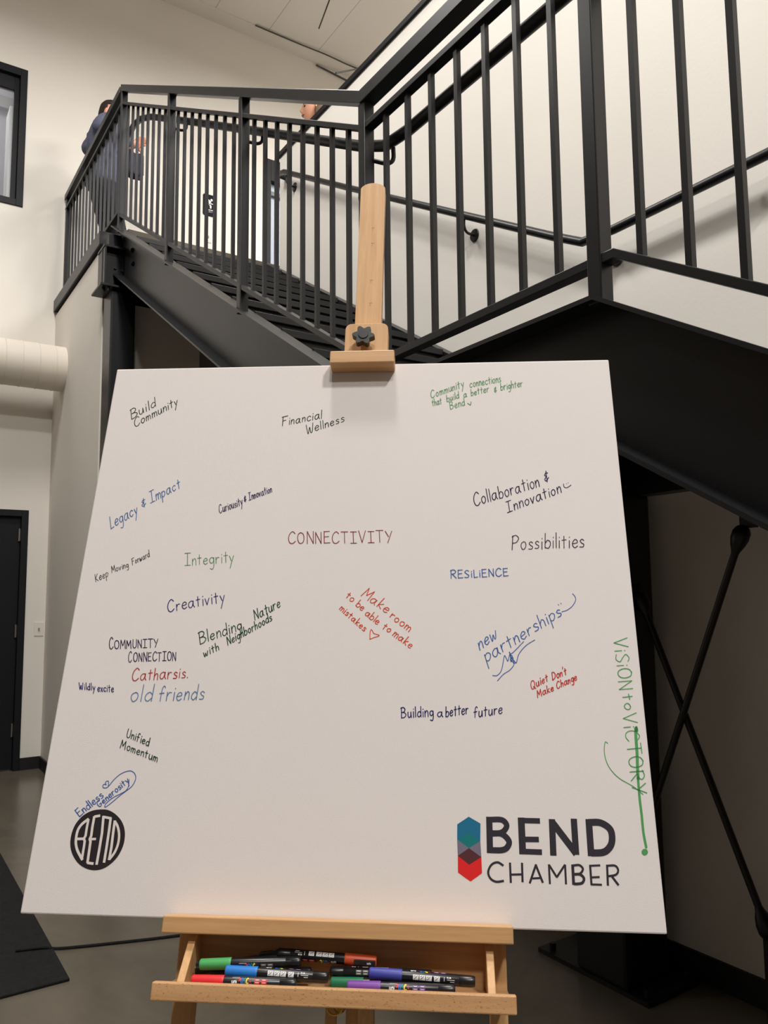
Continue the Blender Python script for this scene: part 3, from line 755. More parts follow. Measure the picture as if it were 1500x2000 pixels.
# writing and marks on the canvas, in canvas coordinates (0.1 mm: right of the middle, up from the bottom edge)
NOTES = [
    ('dark green',(28,48,38),13,[('Build',-4132,8115,-3703,8386,-25.5,108.1),('Community',-4040,7954,-3290,8415,-21.6,96.3)],[]),
    ('dark green',(28,48,38),13,[('Financial',-1317,7938,-607,8080,0.1,94.6),('Wellness',-859,7766,-191,8013,-10.9,93.7)],[]),
    ('light green',(92,150,100),12,[('Community',1364,8463,1956,8689,-8.8,85.5),('connections',2066,8672,2621,8781,-5.3,86.2),('that',1386,8301,1555,8344,-6.9,74.1),('build',1648,8382,1865,8456,-6.4,74.3),('a',1952,8463,2007,8478,-5.8,74.6),('better',2081,8500,2399,8580,-2.7,74.6),('&',2499,8557,2540,8573,-2.3,64.0),('brighter',2614,8600,3005,8680,-1.4,80.2),('Bend',1701,8226,1967,8307,-7.9,84.3)],[(14,[(2017,8345),(2050,8319),(2070,8314),(2078,8375)])]),
    ('blue',(70,110,165),13,[('Legacy',-4175,5960,-3731,6255,-31.7,114.9),('&',-3671,6352,-3604,6400,-21.5,87.8),('Impact',-3535,6436,-3033,6735,-27.6,107.9)],[]),
    ('dark violet',(52,38,92),12,[('Curiousity',-2284,6239,-1891,6404,-17.2,81.8),('&',-1867,6443,-1834,6472,-10.5,58.2),('Innovation',-1790,6484,-1395,6635,-13.7,75.9)],[]),
    ('dark violet',(45,33,75),14,[('Collaboration',2096,6344,3204,6700,-15.7,122.9),('&',3298,6767,3363,6814,-6.5,105.8),('Innovation',2641,6226,3556,6584,-12.5,107.6)],[(12,[(3608,6745),(3608,6706),(3629,6677),(3669,6679),(3731,6723)]),(9,[(3654,6750),(3658,6747)]),(9,[(3684,6764),(3688,6761)])]),
    ('dark red',(140,58,62),13,[('CONNECTIVITY',-1048,5681,716,5697,-7.1,109.2)],[]),
    ('dark violet',(58,42,55),13,[('Possibilities',2679,5559,3861,5605,8.5,134.9)],[]),
    ('blue',(62,105,172),14,[('RESiLiENCE',1680,5069,2615,5109,-2.3,70.1)],[]),
    ('light green',(90,142,98),12,[('Integrity',-2786,5291,-1950,5354,-12.9,109.6)],[]),
    ('grey',(70,66,64),10,[('Keep',-4281,5004,-4075,5106,-20.8,72.4),('Moving',-4026,5166,-3751,5267,-16.4,59.2),('Forward',-3689,5304,-3411,5452,-15.8,59.6)],[]),
    ('navy',(48,42,105),14,[('Creativity',-2971,4486,-2034,4667,-18.1,108.9)],[]),
    ('dark green',(28,72,52),14,[('Blending',-2373,3948,-1699,4205,-22.8,99.0),('Nature',-1503,4352,-1096,4578,-21.0,89.8),('with',-2275,3749,-2044,3868,-19.4,70.3),('Neighborhoods',-1910,3936,-1219,4354,-19.0,75.2)],[]),
    ('dark violet',(55,42,80),13,[('C',-3862,3864,-3794,3867,-15.9,101.2),('OMMUNITY',-3777,3871,-3054,3896,-10.0,70.8)],[]),
    ('dark violet',(55,42,80),13,[('C',-3514,3654,-3455,3656,-10.6,95.6),('ONNECTION',-3430,3662,-2731,3687,-7.4,74.8)],[]),
    ('red',(178,58,60),14,[('Catharsis.',-3414,3354,-2506,3415,0.4,102.1)],[]),
    ('grey blue',(98,128,168),14,[('old',-3392,3032,-3049,3037,8.6,136.4),('friends',-2933,3039,-2212,3082,8.2,128.0)],[]),
    ('navy',(52,48,110),12,[('Wildly',-4250,3216,-3985,3200,-12.3,56.7),('excite',-3941,3184,-3679,3176,-12.2,64.6)],[]),
    ('dark green',(28,62,50),13,[('Unified',-3368,2491,-2994,2356,6.7,65.8),('Momentum',-3442,2328,-2829,2125,6.5,65.2)],[]),
    ('blue',(62,98,170),13,[('Endless',-3914,1312,-3588,1608,-46.0,44.8),('Generosity',-3632,1455,-3222,1830,-33.3,38.3)],[(12,[(-3528,1767),(-3562,1738),(-3606,1737),(-3623,1756),(-3617,1781),(-3594,1787),(-3574,1782),(-3590,1805),(-3581,1827),(-3557,1835),(-3541,1820),(-3538,1766)]),(12,[(-3528,1767),(-3457,1864),(-3363,1946),(-3244,1988),(-3164,1960),(-3127,1882),(-3164,1775),(-3249,1698),(-3335,1630),(-3444,1532),(-3520,1471),(-3547,1468),(-3528,1519),(-3435,1600),(-3320,1661),(-3250,1707),(-3222,1774),(-3230,1862)])]),
    ('orange red',(214,84,52),14,[('Make',215,4775,637,4481,61.1,69.9),('room',692,4421,999,4175,44.7,59.7),('to',-37,4750,78,4664,40.3,52.4),('be',134,4604,246,4517,40.3,51.9),('able',290,4460,496,4289,40.3,51.4),('to',576,4235,696,4157,40.3,50.7),('make',745,4120,1029,3904,44.4,54.5),('mistakes',-129,4542,284,4178,36.7,46.6)],[(13,[(389,4051),(386,4126),(395,4197),(415,4202),(443,4151),(463,4141),(532,4118),(518,4099),(454,4080),(389,4051)])]),
    ('blue',(66,104,168),14,[('new',2125,3880,2406,4095,-24.7,113.7),('partnerships',2224,3696,3434,4452,-32.3,108.2)],[(12,[(3438,4513),(3523,4540),(3611,4610),(3668,4706),(3659,4767),(3626,4811)]),(12,[(2317,3492),(2382,3493),(2450,3568),(2489,3725),(2509,3805),(2536,3759),(2558,3722),(2592,3826),(2606,3710),(2635,3776),(2651,3694),(2684,3694)]),(12,[(2989,4056),(2844,3962),(2731,3827),(2687,3694),(2656,3724),(2624,3743),(2604,3809),(2585,3862),(2628,3843),(2815,4029)]),(12,[(2387,3412),(2480,3511),(2581,3578),(2646,3657),(2638,3702),(2596,3743),(2631,3793),(2592,3826)]),(10,[(3388,4634),(3396,4622)]),(10,[(3428,4655),(3437,4642)])]),
    ('red',(200,66,58),14,[('Quiet',2896,3274,3161,3423,-5.7,66.1),("Don't",3226,3424,3448,3524,-3.7,62.7),('Make',2983,3161,3237,3271,-4.4,57.8),('Change',3288,3293,3596,3437,-3.8,58.2)],[]),
    ('navy',(34,36,100),14,[('Building',902,2833,1395,2862,-3.1,84.4),('a',1458,2855,1545,2857,0.7,76.6),('better',1584,2857,1927,2909,1.1,84.2),('future',2011,2849,2438,2918,4.6,83.9)],[]),
    ('green',(84,160,94),13,[('ViSiON',4208,4081,4228,3294,106.6,9.2),('to',4260,3223,4276,2994,92.2,9.1),('ViCTORY',4235,2933,4287,1797,102.9,10.8)],[(11,[(3983,2504),(3948,2518),(3924,2397),(3939,2256),(3998,2127),(4112,2008),(4296,1901),(4426,1794)]),(42,[(4423,2737),(4407,2656),(4401,2513),(4397,2354),(4384,2161),(4378,2006)]),(34,[(4376,2023),(4372,1750),(4378,1516),(4379,1286),(4398,1091)]),(80,[(4366,1023),(4377,1030)]),(56,[(4417,2719),(4420,2695)])]),
]
HEX_FACES = [
    ((36,112,148),[(1740,1334),(1908,1441),(2075,1352),(2067,1117),(1908,1223),(1736,1132)]),
    ((28,122,124),[(1736,1132),(1908,1223),(2067,1117),(1903,1020)]),
    ((122,116,134),[(1736,1132),(1903,1020),(1742,915)]),
    ((122,116,134),[(2067,1117),(2077,906),(1903,1020)]),
    ((90,48,52),[(1903,1020),(2077,906),(1902,802),(1742,915)]),
    ((226,42,42),[(1742,915),(1902,802),(2077,906),(2081,698),(1917,587),(1742,698)]),
]
BEND_STROKES = [
    (89,'',[(2203,1446),(2201,962)]),
    (77,'~',[(2202,1408),(2381,1408),(2450,1343),(2423,1275),(2354,1233),(2220,1227)]),
    (81,'~',[(2220,1220),(2374,1220),(2474,1130),(2450,1046),(2371,1005),(2196,1001)]),
    (97,'',[(2662,1445),(2664,957)]),
    (73,'',[(2654,1406),(2930,1405)]),
    (73,'',[(2662,1154),(2901,1157)]),
    (73,'',[(2664,994),(2936,991)]),
    (89,'',[(3101,1433),(3094,950)]),
    (93,'',[(3095,1406),(3418,980)]),
    (89,'',[(3413,1445),(3413,969)]),
    (93,'',[(3624,1444),(3623,956)]),
    (93,'~',[(3620,1400),(3785,1399),(3909,1324),(3935,1215),(3904,1098),(3801,1012),(3621,997)]),
]
CHAMBER_STROKES = [
    (30,'~',[(2387,802),(2304,844),(2216,808),(2168,714),(2199,632),(2278,593),(2385,607)]),
    (30,'',[(2479,845),(2481,584)]),
    (30,'',[(2648,847),(2645,597)]),
    (28,'',[(2482,689),(2647,697)]),
    (30,'',[(2744,585),(2844,830)]),
    (30,'',[(2838,830),(2928,596)]),
    (26,'',[(2784,648),(2900,657)]),
    (28,'',[(3024,583),(3024,835)]),
    (28,'',[(3024,832),(3127,670)]),
    (28,'',[(3123,670),(3250,838)]),
    (28,'',[(3250,838),(3247,586)]),
    (40,'',[(3355,841),(3352,582)]),
    (30,'~',[(3354,827),(3448,835),(3494,787),(3450,727),(3356,719)]),
    (36,'~',[(3360,715),(3449,716),(3500,668),(3474,611),(3410,595),(3351,595)]),
    (30,'',[(3598,843),(3598,584)]),
    (26,'',[(3591,830),(3738,840)]),
    (26,'',[(3594,682),(3719,690)]),
    (26,'',[(3595,593),(3742,592)]),
    (30,'',[(3834,850),(3823,584)]),
    (28,'~',[(3833,837),(3944,840),(3981,783),(3944,725),(3832,702)]),
    (30,'',[(3884,707),(3971,591)]),
]
BADGE_DISC = [(-3609, 1429), (-3494, 1425), (-3372, 1373), (-3263, 1282), (-3198, 1177), (-3171, 1059), (-3181, 925), (-3240, 786), (-3331, 684), (-3432, 621), (-3549, 596), (-3673, 612), (-3794, 666), (-3893, 755), (-3961, 861), (-3991, 969), (-3991, 1088), (-3958, 1208), (-3886, 1313), (-3792, 1382), (-3702, 1416)]
BADGE_STROKES = [
    (38,'~',[(-3763,1294),(-3855,1217),(-3902,1133),(-3910,1022),(-3897,938),(-3859,855),(-3804,782),(-3760,729)]),
    (36,'',[(-3765,1290),(-3771,1170),(-3771,1060),(-3790,1017),(-3771,984),(-3770,925),(-3772,733)]),
    (36,'',[(-3898,1012),(-3776,1017)]),
    (36,'',[(-3593,1342),(-3683,1325)]),
    (38,'',[(-3682,1331),(-3687,1181),(-3684,1062),(-3698,1015),(-3682,978),(-3681,860),(-3679,690)]),
    (33,'',[(-3716,1013),(-3604,1018)]),
    (36,'',[(-3684,694),(-3585,683)]),
    (38,'',[(-3542,1340),(-3526,1100),(-3531,856),(-3538,670)]),
    (35,'',[(-3545,1326),(-3414,1306)]),
    (38,'',[(-3427,1312),(-3424,1145),(-3425,918),(-3430,700)]),
    (38,'',[(-3357,1279),(-3357,1122),(-3352,911),(-3360,737)]),
    (35,'~',[(-3358,1271),(-3303,1199),(-3263,1090),(-3258,964),(-3291,846),(-3357,745)]),
]
# ------------------------------------------------------------------ easel, canvas and markers
def tilted_frame():
    yaw, tilt, roll = -.6537, .2913, -.0117
    u = Vector((math.cos(yaw), math.sin(yaw), 0)); n0 = Vector((math.sin(yaw), -math.cos(yaw), 0)); z = Vector((0, 0, 1))
    v = z*math.cos(tilt)-n0*math.sin(tilt); n = n0*math.cos(tilt)+z*math.sin(tilt)
    u2 = u*math.cos(roll)+v*math.sin(roll); v2 = v*math.cos(roll)-u*math.sin(roll)
    o = Vector((.5766, 1.0076, .9908))
    return Matrix(((u2.x, v2.x, n.x, o.x), (u2.y, v2.y, n.y, o.y), (u2.z, v2.z, n.z, o.z), (0, 0, 0, 1)))
EM = tilted_frame()          # local x = right along the canvas, y = up along it, z = out towards the viewer
EMI = EM.inverted()
easel = thing('easel', None, 'beech studio easel with a pen tray, holding the big white canvas', 'easel', M=EM)
FLOORV = -.9908/EM[2][1]
def eb(name, a, b, m, bevel=.002, **k):
    return MB().box(a, b).build(name, m, easel, bevel=bevel, local=True, **k)
# mast with a rounded top
pts = [(-.0105, -.012), (.0405, -.012)]
for k in range(13):
    a = math.radians(15+k*12.5)
    pts.append((.015+.0264*math.cos(a), 1.3627+.0195*math.sin(a)))
mast = MB().prism(pts, 2, -.046, -.022).build('mast', WOOD_V, easel, bevel=.002, local=True)
DENT = mat('pencil_mark', (172, 122, 78), .6)
m = MB()
for v in (1.262, 1.222, 1.13, 1.075): m.box((.0155, v, -.0222), (.0215, v+.0012, -.0218)).box((.0170, v-.006, -.0222), (.0182, v-.002, -.0218))
m.build('ruler_mark', DENT, mast, local=True)
# sliding top clamp: plate, lip and star knob
r = .012; pts = [(-.0245, .924), (.0560, .924)]
for cx, a0 in ((.0560-r, 0), (-.0245+r, 90)):
    for k in range(6): a = math.radians(a0+k*18); pts.append((cx+r*math.cos(a), 1.0085-r+r*math.sin(a)))
MB().prism(pts, 2, -.022, .004).build('clamp_plate', WOOD_V, easel, bevel=.0015, local=True)
eb('clamp_lip', (-.0465, .9035, .0006), (.0705, .9295, .033), WOOD_H)
pts = []
for k in range(72):
    a = 2*PI*k/72; rr = .0175+.0034*math.cos(6*a+.5)
    pts.append((.0125+rr*math.cos(a), .9665+rr*math.sin(a)))
knob = MB().prism(pts, 2, .016, .029).build('knob', KNOB, easel, bevel=.0025, local=True)
MB().lathe([(0, .007), (.0125, .007)], (.0125, .9665, .004), (0, 0, 1), 16).build('knob_stem', KNOB, knob, local=True, smooth=True)
MB().lathe([(0, .0085), (.001, .0092), (.0018, .0085)], (.0125, .9665, .029), (0, 0, 1), 24).build('knob_cap', mat('knob_cap', (44, 45, 47), .3), knob, local=True, smooth=True)
# ledge under the canvas
MB().prism([(-.0150, -.034), (0, -.034), (0, .0035), (.0070, .0035), (.0070, .035), (-.0150, .035)], 0, -.2345, .2465).build('ledge', WOOD_H, easel, bevel=.0018, local=True)
# uprights and twin middle bars down to the floor
for a, b in ((-.2290, -.2005), (.2165, .2410)):
    MB().box((a, FLOORV+.004, -.062), (b, -.016, -.035)).build('upright', WOOD_V, easel, bevel=.002, local=True)
for a, b in ((-.0135, .0025), (.0160, .0320)):
    MB().box((a, FLOORV+.09, -.060), (b, -.016, -.047)).build('middle_bar', WOOD_V, easel, bevel=.0015, local=True)
eb('cross_rail', (-.2290, FLOORV+.05, -.085), (.2410, FLOORV+.09, -.063), WOOD_H)
# rear support running back to the floor
p0 = Vector((.015, .62, -.06)); p1w = EM @ Vector((.015, FLOORV, -.06)); bk = -(EM.to_3x3() @ Vector((0, 0, 1))); bk.z = 0; bk.normalize()
p1 = EMI @ Vector((*(p1w+bk*.62).xy, .012))
d = (p1-p0).normalized(); sx = Vector((1, 0, 0)); sx = (sx-d*sx.dot(d)).normalized(); sy = d.cross(sx)
def beam(a, b, w, h, name, m):
    q = [p+sx*i*w+sy*j*h for p in (a, b) for i, j in ((-1, -1), (1, -1), (1, 1), (-1, 1))]
    return MB().quadbox([q[i] for i in (0, 1, 2, 3, 4, 5, 6, 7)]).build(name, m, easel, bevel=.002, local=True)
beam(p0, p1, .017, .010, 'rear_leg', WOOD_V)
# tray: back, floor, slanted sides and front lip
TV = -.0750
eb('tray_back', (-.1950, TV-.006, -.022), (.2120, -.016, -.016), WOOD_H, 0)
eb('tray_floor', (-.2200, TV-.007, -.034), (.2400, TV, .0625), WOOD_H, .0015)
for a, b in ((-.1995, -.1890), (.2097, .2202)):
    m = MB(); m.prism([(TV, -.026), (-.016, -.026), (-.016, .014), (TV, .0605)], 0, a, b)
    m.build('tray_side', WOOD_V, easel, bevel=.0012, local=True)
eb('tray_lip', (-.2262, -.0888, .0630), (.2446, -.0672, .0750), WOOD_P, .0018)
# brass wing nut under the tray
wn = MB().lathe([(0, .006), (.004, .009), (.010, .009), (.016, .004)], (.0085, -.105, -.046), (0, 0, 1), 14)
ring = [(.0085-.006+.010*math.cos(2*PI*k/16), -.106+.008*math.sin(2*PI*k/16), -.026) for k in range(17)]
wn.tube(ring, .0016, 6)
wn.build('wing_nut', BRASS, easel, local=True, smooth=True, label='brass wing nut')

# the canvas
CW, CH = .914, .921
canvas = MB().box((-CW/2, 0, -.020), (CW/2, CH, 0)).build('canvas', CANVASM, None, bevel=.0022)
canvas.matrix_world = EM
tag(canvas, 'big square white canvas on the easel, covered in coloured handwritten words', 'canvas')

FONT = {
'a': '~.66,.85 .4,1 .1,.75 .05,.3 .25,0 .5,.2 .66,.9;.66,.98 .64,.3 .80,0', 'b': '.05,1.9 .05,.02;~.05,.6 .3,1 .6,.8 .62,.35 .4,0 .05,.1',
'c': '~.6,.8 .4,1 .1,.75 .05,.35 .3,0 .62,.2', 'd': '~.6,.75 .35,1 .08,.7 .05,.25 .3,0 .6,.35;.62,1.9 .62,0', 'e': '~.08,.5 .55,.62 .52,.92 .3,1 .08,.7 .06,.3 .3,0 .6,.2',
'f': '~.55,1.7 .38,1.9 .22,1.6 .2,.8 .2,0;0,.95 .48,1', 'g': '~.6,.8 .35,1 .08,.75 .08,.35 .3,.1 .58,.4 .62,.95;~.62,.95 .62,-.3 .45,-.8 .12,-.7', 'h': '.05,1.9 .05,0;~.05,.55 .3,1 .52,.8 .55,0',
'i': '.1,.95 .1,0;.1,1.36 .12,1.42', 'k': '.05,1.9 .05,0;.5,1 .06,.45 .58,0', 'l': '.08,1.9 .1,0', 'm': '.05,1 .05,0;~.05,.6 .25,1 .4,.75 .4,0;~.4,.6 .6,1 .78,.75 .8,0',
'n': '.05,1 .05,0;~.05,.55 .3,1 .5,.8 .53,0', 'o': '~.35,1 .1,.8 .05,.4 .25,0 .5,.15 .6,.55 .5,.9 .33,1', 'p': '.05,1 .03,-.9;~.05,.8 .35,1 .6,.75 .55,.3 .3,0 .05,.15',
'r': '.05,1 .07,0;~.07,.55 .25,.95 .5,.95', 's': '~.5,.85 .3,1 .1,.8 .25,.55 .5,.35 .4,.05 .05,.05', 't': '.25,1.6 .27,0;.02,1.05 .52,1.1', 'u': '~.05,1 .05,.3 .25,0 .5,.3 .55,1;.55,1 .62,0',
'v': '.02,1 .25,0 .55,1', 'w': '~.02,1 .12,.1 .22,.05 .4,.7 .5,.1 .65,.1 .82,1', 'x': '.02,1 .5,0;.5,1 .02,0', 'y': '.05,1 .28,.25;.60,1 .1,-.9',
'A': '.02,0 .42,1.9 .85,0;.18,.7 .68,.7', 'B': '.1,1.9 .1,0;~.0,1.8 .45,1.9 .72,1.55 .55,1.1 .2,1;~.2,1 .6,.95 .88,.55 .6,.1 .1,0', 'C': '~.85,1.6 .55,1.9 .2,1.5 .05,.8 .2,.15 .55,0 .9,.35', 'D': '.1,1.9 .1,0;~.1,1.9 .6,1.75 .9,1 .65,.25 .1,0',
'E': '.1,1.9 .1,0;.1,1.85 .75,1.9;.1,1 .65,1.05;.1,.02 .8,.05', 'F': '.1,1.9 .1,0;-.05,1.85 .85,1.95;.1,1 .6,1.1', 'G': '~.8,1.6 .5,1.9 .15,1.5 .05,.8 .25,.1 .6,.05 .85,.6;.85,.7 .45,.75',
'I': '.4,1.9 .4,0;.05,1.9 .8,1.9;.05,0 .8,0', 'K': '.1,1.9 .1,0;.75,1.8 .12,.8 .8,0', 'L': '.1,1.9 .1,0 .65,.1', 'M': '.05,0 .15,1.9 .5,.6 .9,1.9 1,0', 'N': '.08,0 .08,1.9 .8,0 .8,1.9',
'O': '~.45,1.9 .15,1.6 .05,.9 .2,.2 .5,0 .8,.3 .9,1 .75,1.7 .4,1.9', 'P': '.15,1.9 .1,0;~.05,1.75 .5,1.95 .85,1.55 .6,1 .15,.9', 'Q': '~.45,1.9 .15,1.6 .05,.9 .2,.2 .5,0 .8,.3 .9,1 .75,1.7 .4,1.9;.55,.5 1,-.2',
'R': '.12,1.9 .1,0;~.05,1.75 .5,1.95 .8,1.55 .6,1.1 .15,.95;.3,.95 .85,0', 'S': '~.75,1.7 .45,1.9 .1,1.5 .4,1 .75,.55 .5,.05 .05,.15', 'T': '0,1.9 .85,1.9;.42,1.9 .42,0', 'U': '~.08,1.9 .08,.4 .35,0 .7,.4 .75,1.9',
'V': '.02,1.9 .4,0 .85,1.9', 'W': '~.02,1.9 .12,.8 .25,0 .5,1.2 .62,.1 .85,.3 1,1.9', 'Y': '.05,1.9 .42,1;.85,1.9 .3,0', '&': '~.62,1.3 .3,1.5 .1,1.2 .35,.95 .05,.6 .25,.2 .68,.5;.38,1.8 .38,-.05',
"'": '.05,1.9 0,1.5', '.': '.05,0 .09,.05', '-': '.05,.8 .5,.8', '3': '~.1,1.7 .45,1.9 .6,1.5 .3,1 .65,.6 .4,0 .05,.2', '5': '.6,1.9 .15,1.9 .12,1.1;~.12,1.1 .5,1.2 .65,.6 .4,0 .05,.2', ' ': '',
}
CAPS_LOOSE = set('MNWO')
def glyph(ch):
    out = []; w = 0
    for s in FONT[ch].split(';'):
        if not s: continue
        cur = s[0] == '~'
        p = [tuple(float(q) for q in t.split(',')) for t in s.lstrip('~').split()]
        w = max(w, max(x for x, _ in p))
        out.append([(v.x, v.y) for v in smooth_curve([(x, y, 0) for x, y in p], 5)] if cur else p)
    return out, (w if w else .4)
def ribbon(m, pts, width, place, lift=0.0, round_ends=True, sub=None):
    """flat ink stroke along pts (2-D), put on a surface by place(x, y, lift)"""
    P = [Vector(p[:2]) for p in pts]
    P = [p for i, p in enumerate(P) if i == 0 or (p-P[i-1]).length > 1e-9]
    for i in range(1, len(P)-1):
        if (P[i]-P[i-1]).normalized().dot((P[i+1]-P[i]).normalized()) < .45:
            return ribbon(m, P[:i+1], width, place, lift, round_ends)+ribbon(m, P[i:], width, place, lift, round_ends)
    if len(P) < 2: P.append(P[0]+Vector((width*.2, 0)))
    h = width/2; n = len(P)
    L, R = [], []
    for i, p in enumerate(P):
        if i == 0: t = (P[1]-P[0]).normalized(); k = 1
        elif i == n-1: t = (P[-1]-P[-2]).normalized(); k = 1
        else:
            a, b = (P[i]-P[i-1]).normalized(), (P[i+1]-P[i]).normalized()
            t = a+b
            if t.length < .3: t = a; k = 1
            else:
                t.normalize(); k = min(1.6, 1/max(.3, t.dot(a)))
        nn = Vector((-t.y, t.x))*h*k
        L.append(p+nn); R.append(p-nn)
    bm = m.bm
    vl = [bm.verts.new(place(q.x, q.y, lift)) for q in L]; vr = [bm.verts.new(place(q.x, q.y, lift)) for q in R]
    fs = [bm.faces.new([vr[i], vr[i+1], vl[i+1], vl[i]]) for i in range(n-1)]
    if round_ends:
        for c, q, a, b in ((P[0], L[0], vl[0], vr[0]), (P[-1], R[-1], vr[-1], vl[-1])):
            d0 = q-c; arc = [a]
            for k in range(1, 5):
                an = PI*k/5; arc.append(bm.verts.new(place(c.x+d0.x*math.cos(an)-d0.y*math.sin(an), c.y+d0.x*math.sin(an)+d0.y*math.cos(an), lift)))
            arc.append(b); fs.append(bm.faces.new(arc))
    return fs
def on_canvas(x, y, lift): return (x*1e-4, y*1e-4, .0003+lift)
def ink(rgb): return mat('ink_%d_%d_%d' % rgb, rgb, .65, .2)
def write(m, text, u0, v0, u1, v1, pu, pv, width, lift):
    gs = []; x = 0
    for ch in text:
        st, w = glyph(ch)
        gs.append((st, x+RNG.uniform(-.02, .02), RNG.uniform(-.05, .05), RNG.uniform(.94, 1.06))); x += w+.26
    tot = x-.26
    E = Vector((u1-u0, v1-v0))/tot; U = Vector((pu, pv)); S = Vector((u0, v0))
    for st, gx, gy, sc in gs:
        for s in st:
            q = [S+E*(gx+a*sc)+U*(gy+b*sc) for a, b in s]
            ribbon(m, q, width*RNG.uniform(.95, 1.12), on_canvas, lift)
lift = 0
for cname, rgb, width, words, extra in NOTES:
    m = MB(); lift = (lift+.00002) % .0002
    for w in words: write(m, *w, width, lift)
    for wd_, pl in extra:
        ribbon(m, [(v.x, v.y) for v in smooth_curve([(x, y, 0) for x, y in pl], 6)], wd_, on_canvas, lift)
    txt = ' '.join(w[0] for w in words).replace('C OMMUNITY', 'COMMUNITY').replace('C ONNECTION', 'CONNECTION')
    m.build('handwritten_note', ink(rgb), canvas, local=True, recalc=False, label=cname+' handwriting reading '+txt)
LOGOBLK = ink((52, 49, 57))
def strokes(name, lst, m, parent, lift, label=None):
    b = MB()
    for w, f, pl in lst:
        p = [(v.x, v.y) for v in smooth_curve([(x, y, 0) for x, y in pl], 6)] if f else pl
        ribbon(b, p, w, on_canvas, lift, round_ends=False); lift += .000004
    return b.build(name, m, parent, local=True, recalc=False, label=label)
logo = MB(); hexm = []
for k, (rgb, pl) in enumerate(HEX_FACES):
    mm = ink(rgb)
    if mm not in hexm: hexm.append(mm)
    vs = [logo.bm.verts.new(on_canvas(x, y, 0)) for x, y in pl]
    for t in tessellate_polygon([[Vector((x, y, 0)) for x, y in pl]]):
        f = logo.bm.faces.new([vs[i] for i in t]); f.material_index = hexm.index(mm); f.normal_update()
        if f.normal.z < 0: f.normal_flip()
logo = logo.build('painted_logo', None, canvas, local=True, recalc=False, mats=hexm, label='painted stack of teal, grey, brown and red hexagon shapes')
strokes('painted_lettering', BEND_STROKES, LOGOBLK, canvas, 0, 'bold black painted lettering reading BEND')
strokes('painted_lettering', CHAMBER_STROKES, LOGOBLK, canvas, 0, 'thin black painted lettering reading CHAMBER')
b = MB(); pl = [(v.x, v.y) for v in smooth_curve([(x, y, 0) for x, y in BADGE_DISC+[BADGE_DISC[0]]], 3)][:-1]
vs = [b.bm.verts.new(on_canvas(x, y, 0)) for x, y in pl]
for t in tessellate_polygon([[Vector((x, y, 0)) for x, y in pl]]):
    f = b.bm.faces.new([vs[i] for i in t]); f.normal_update()
    if f.normal.z < 0: f.normal_flip()
badge = b.build('painted_badge', ink((46, 40, 43)), canvas, local=True, recalc=False, label='round black painted badge with white letters reading BEND')
strokes('badge_lettering', BADGE_STROKES, mat('badge_white', (232, 222, 217), .85, .15), badge, .0003)

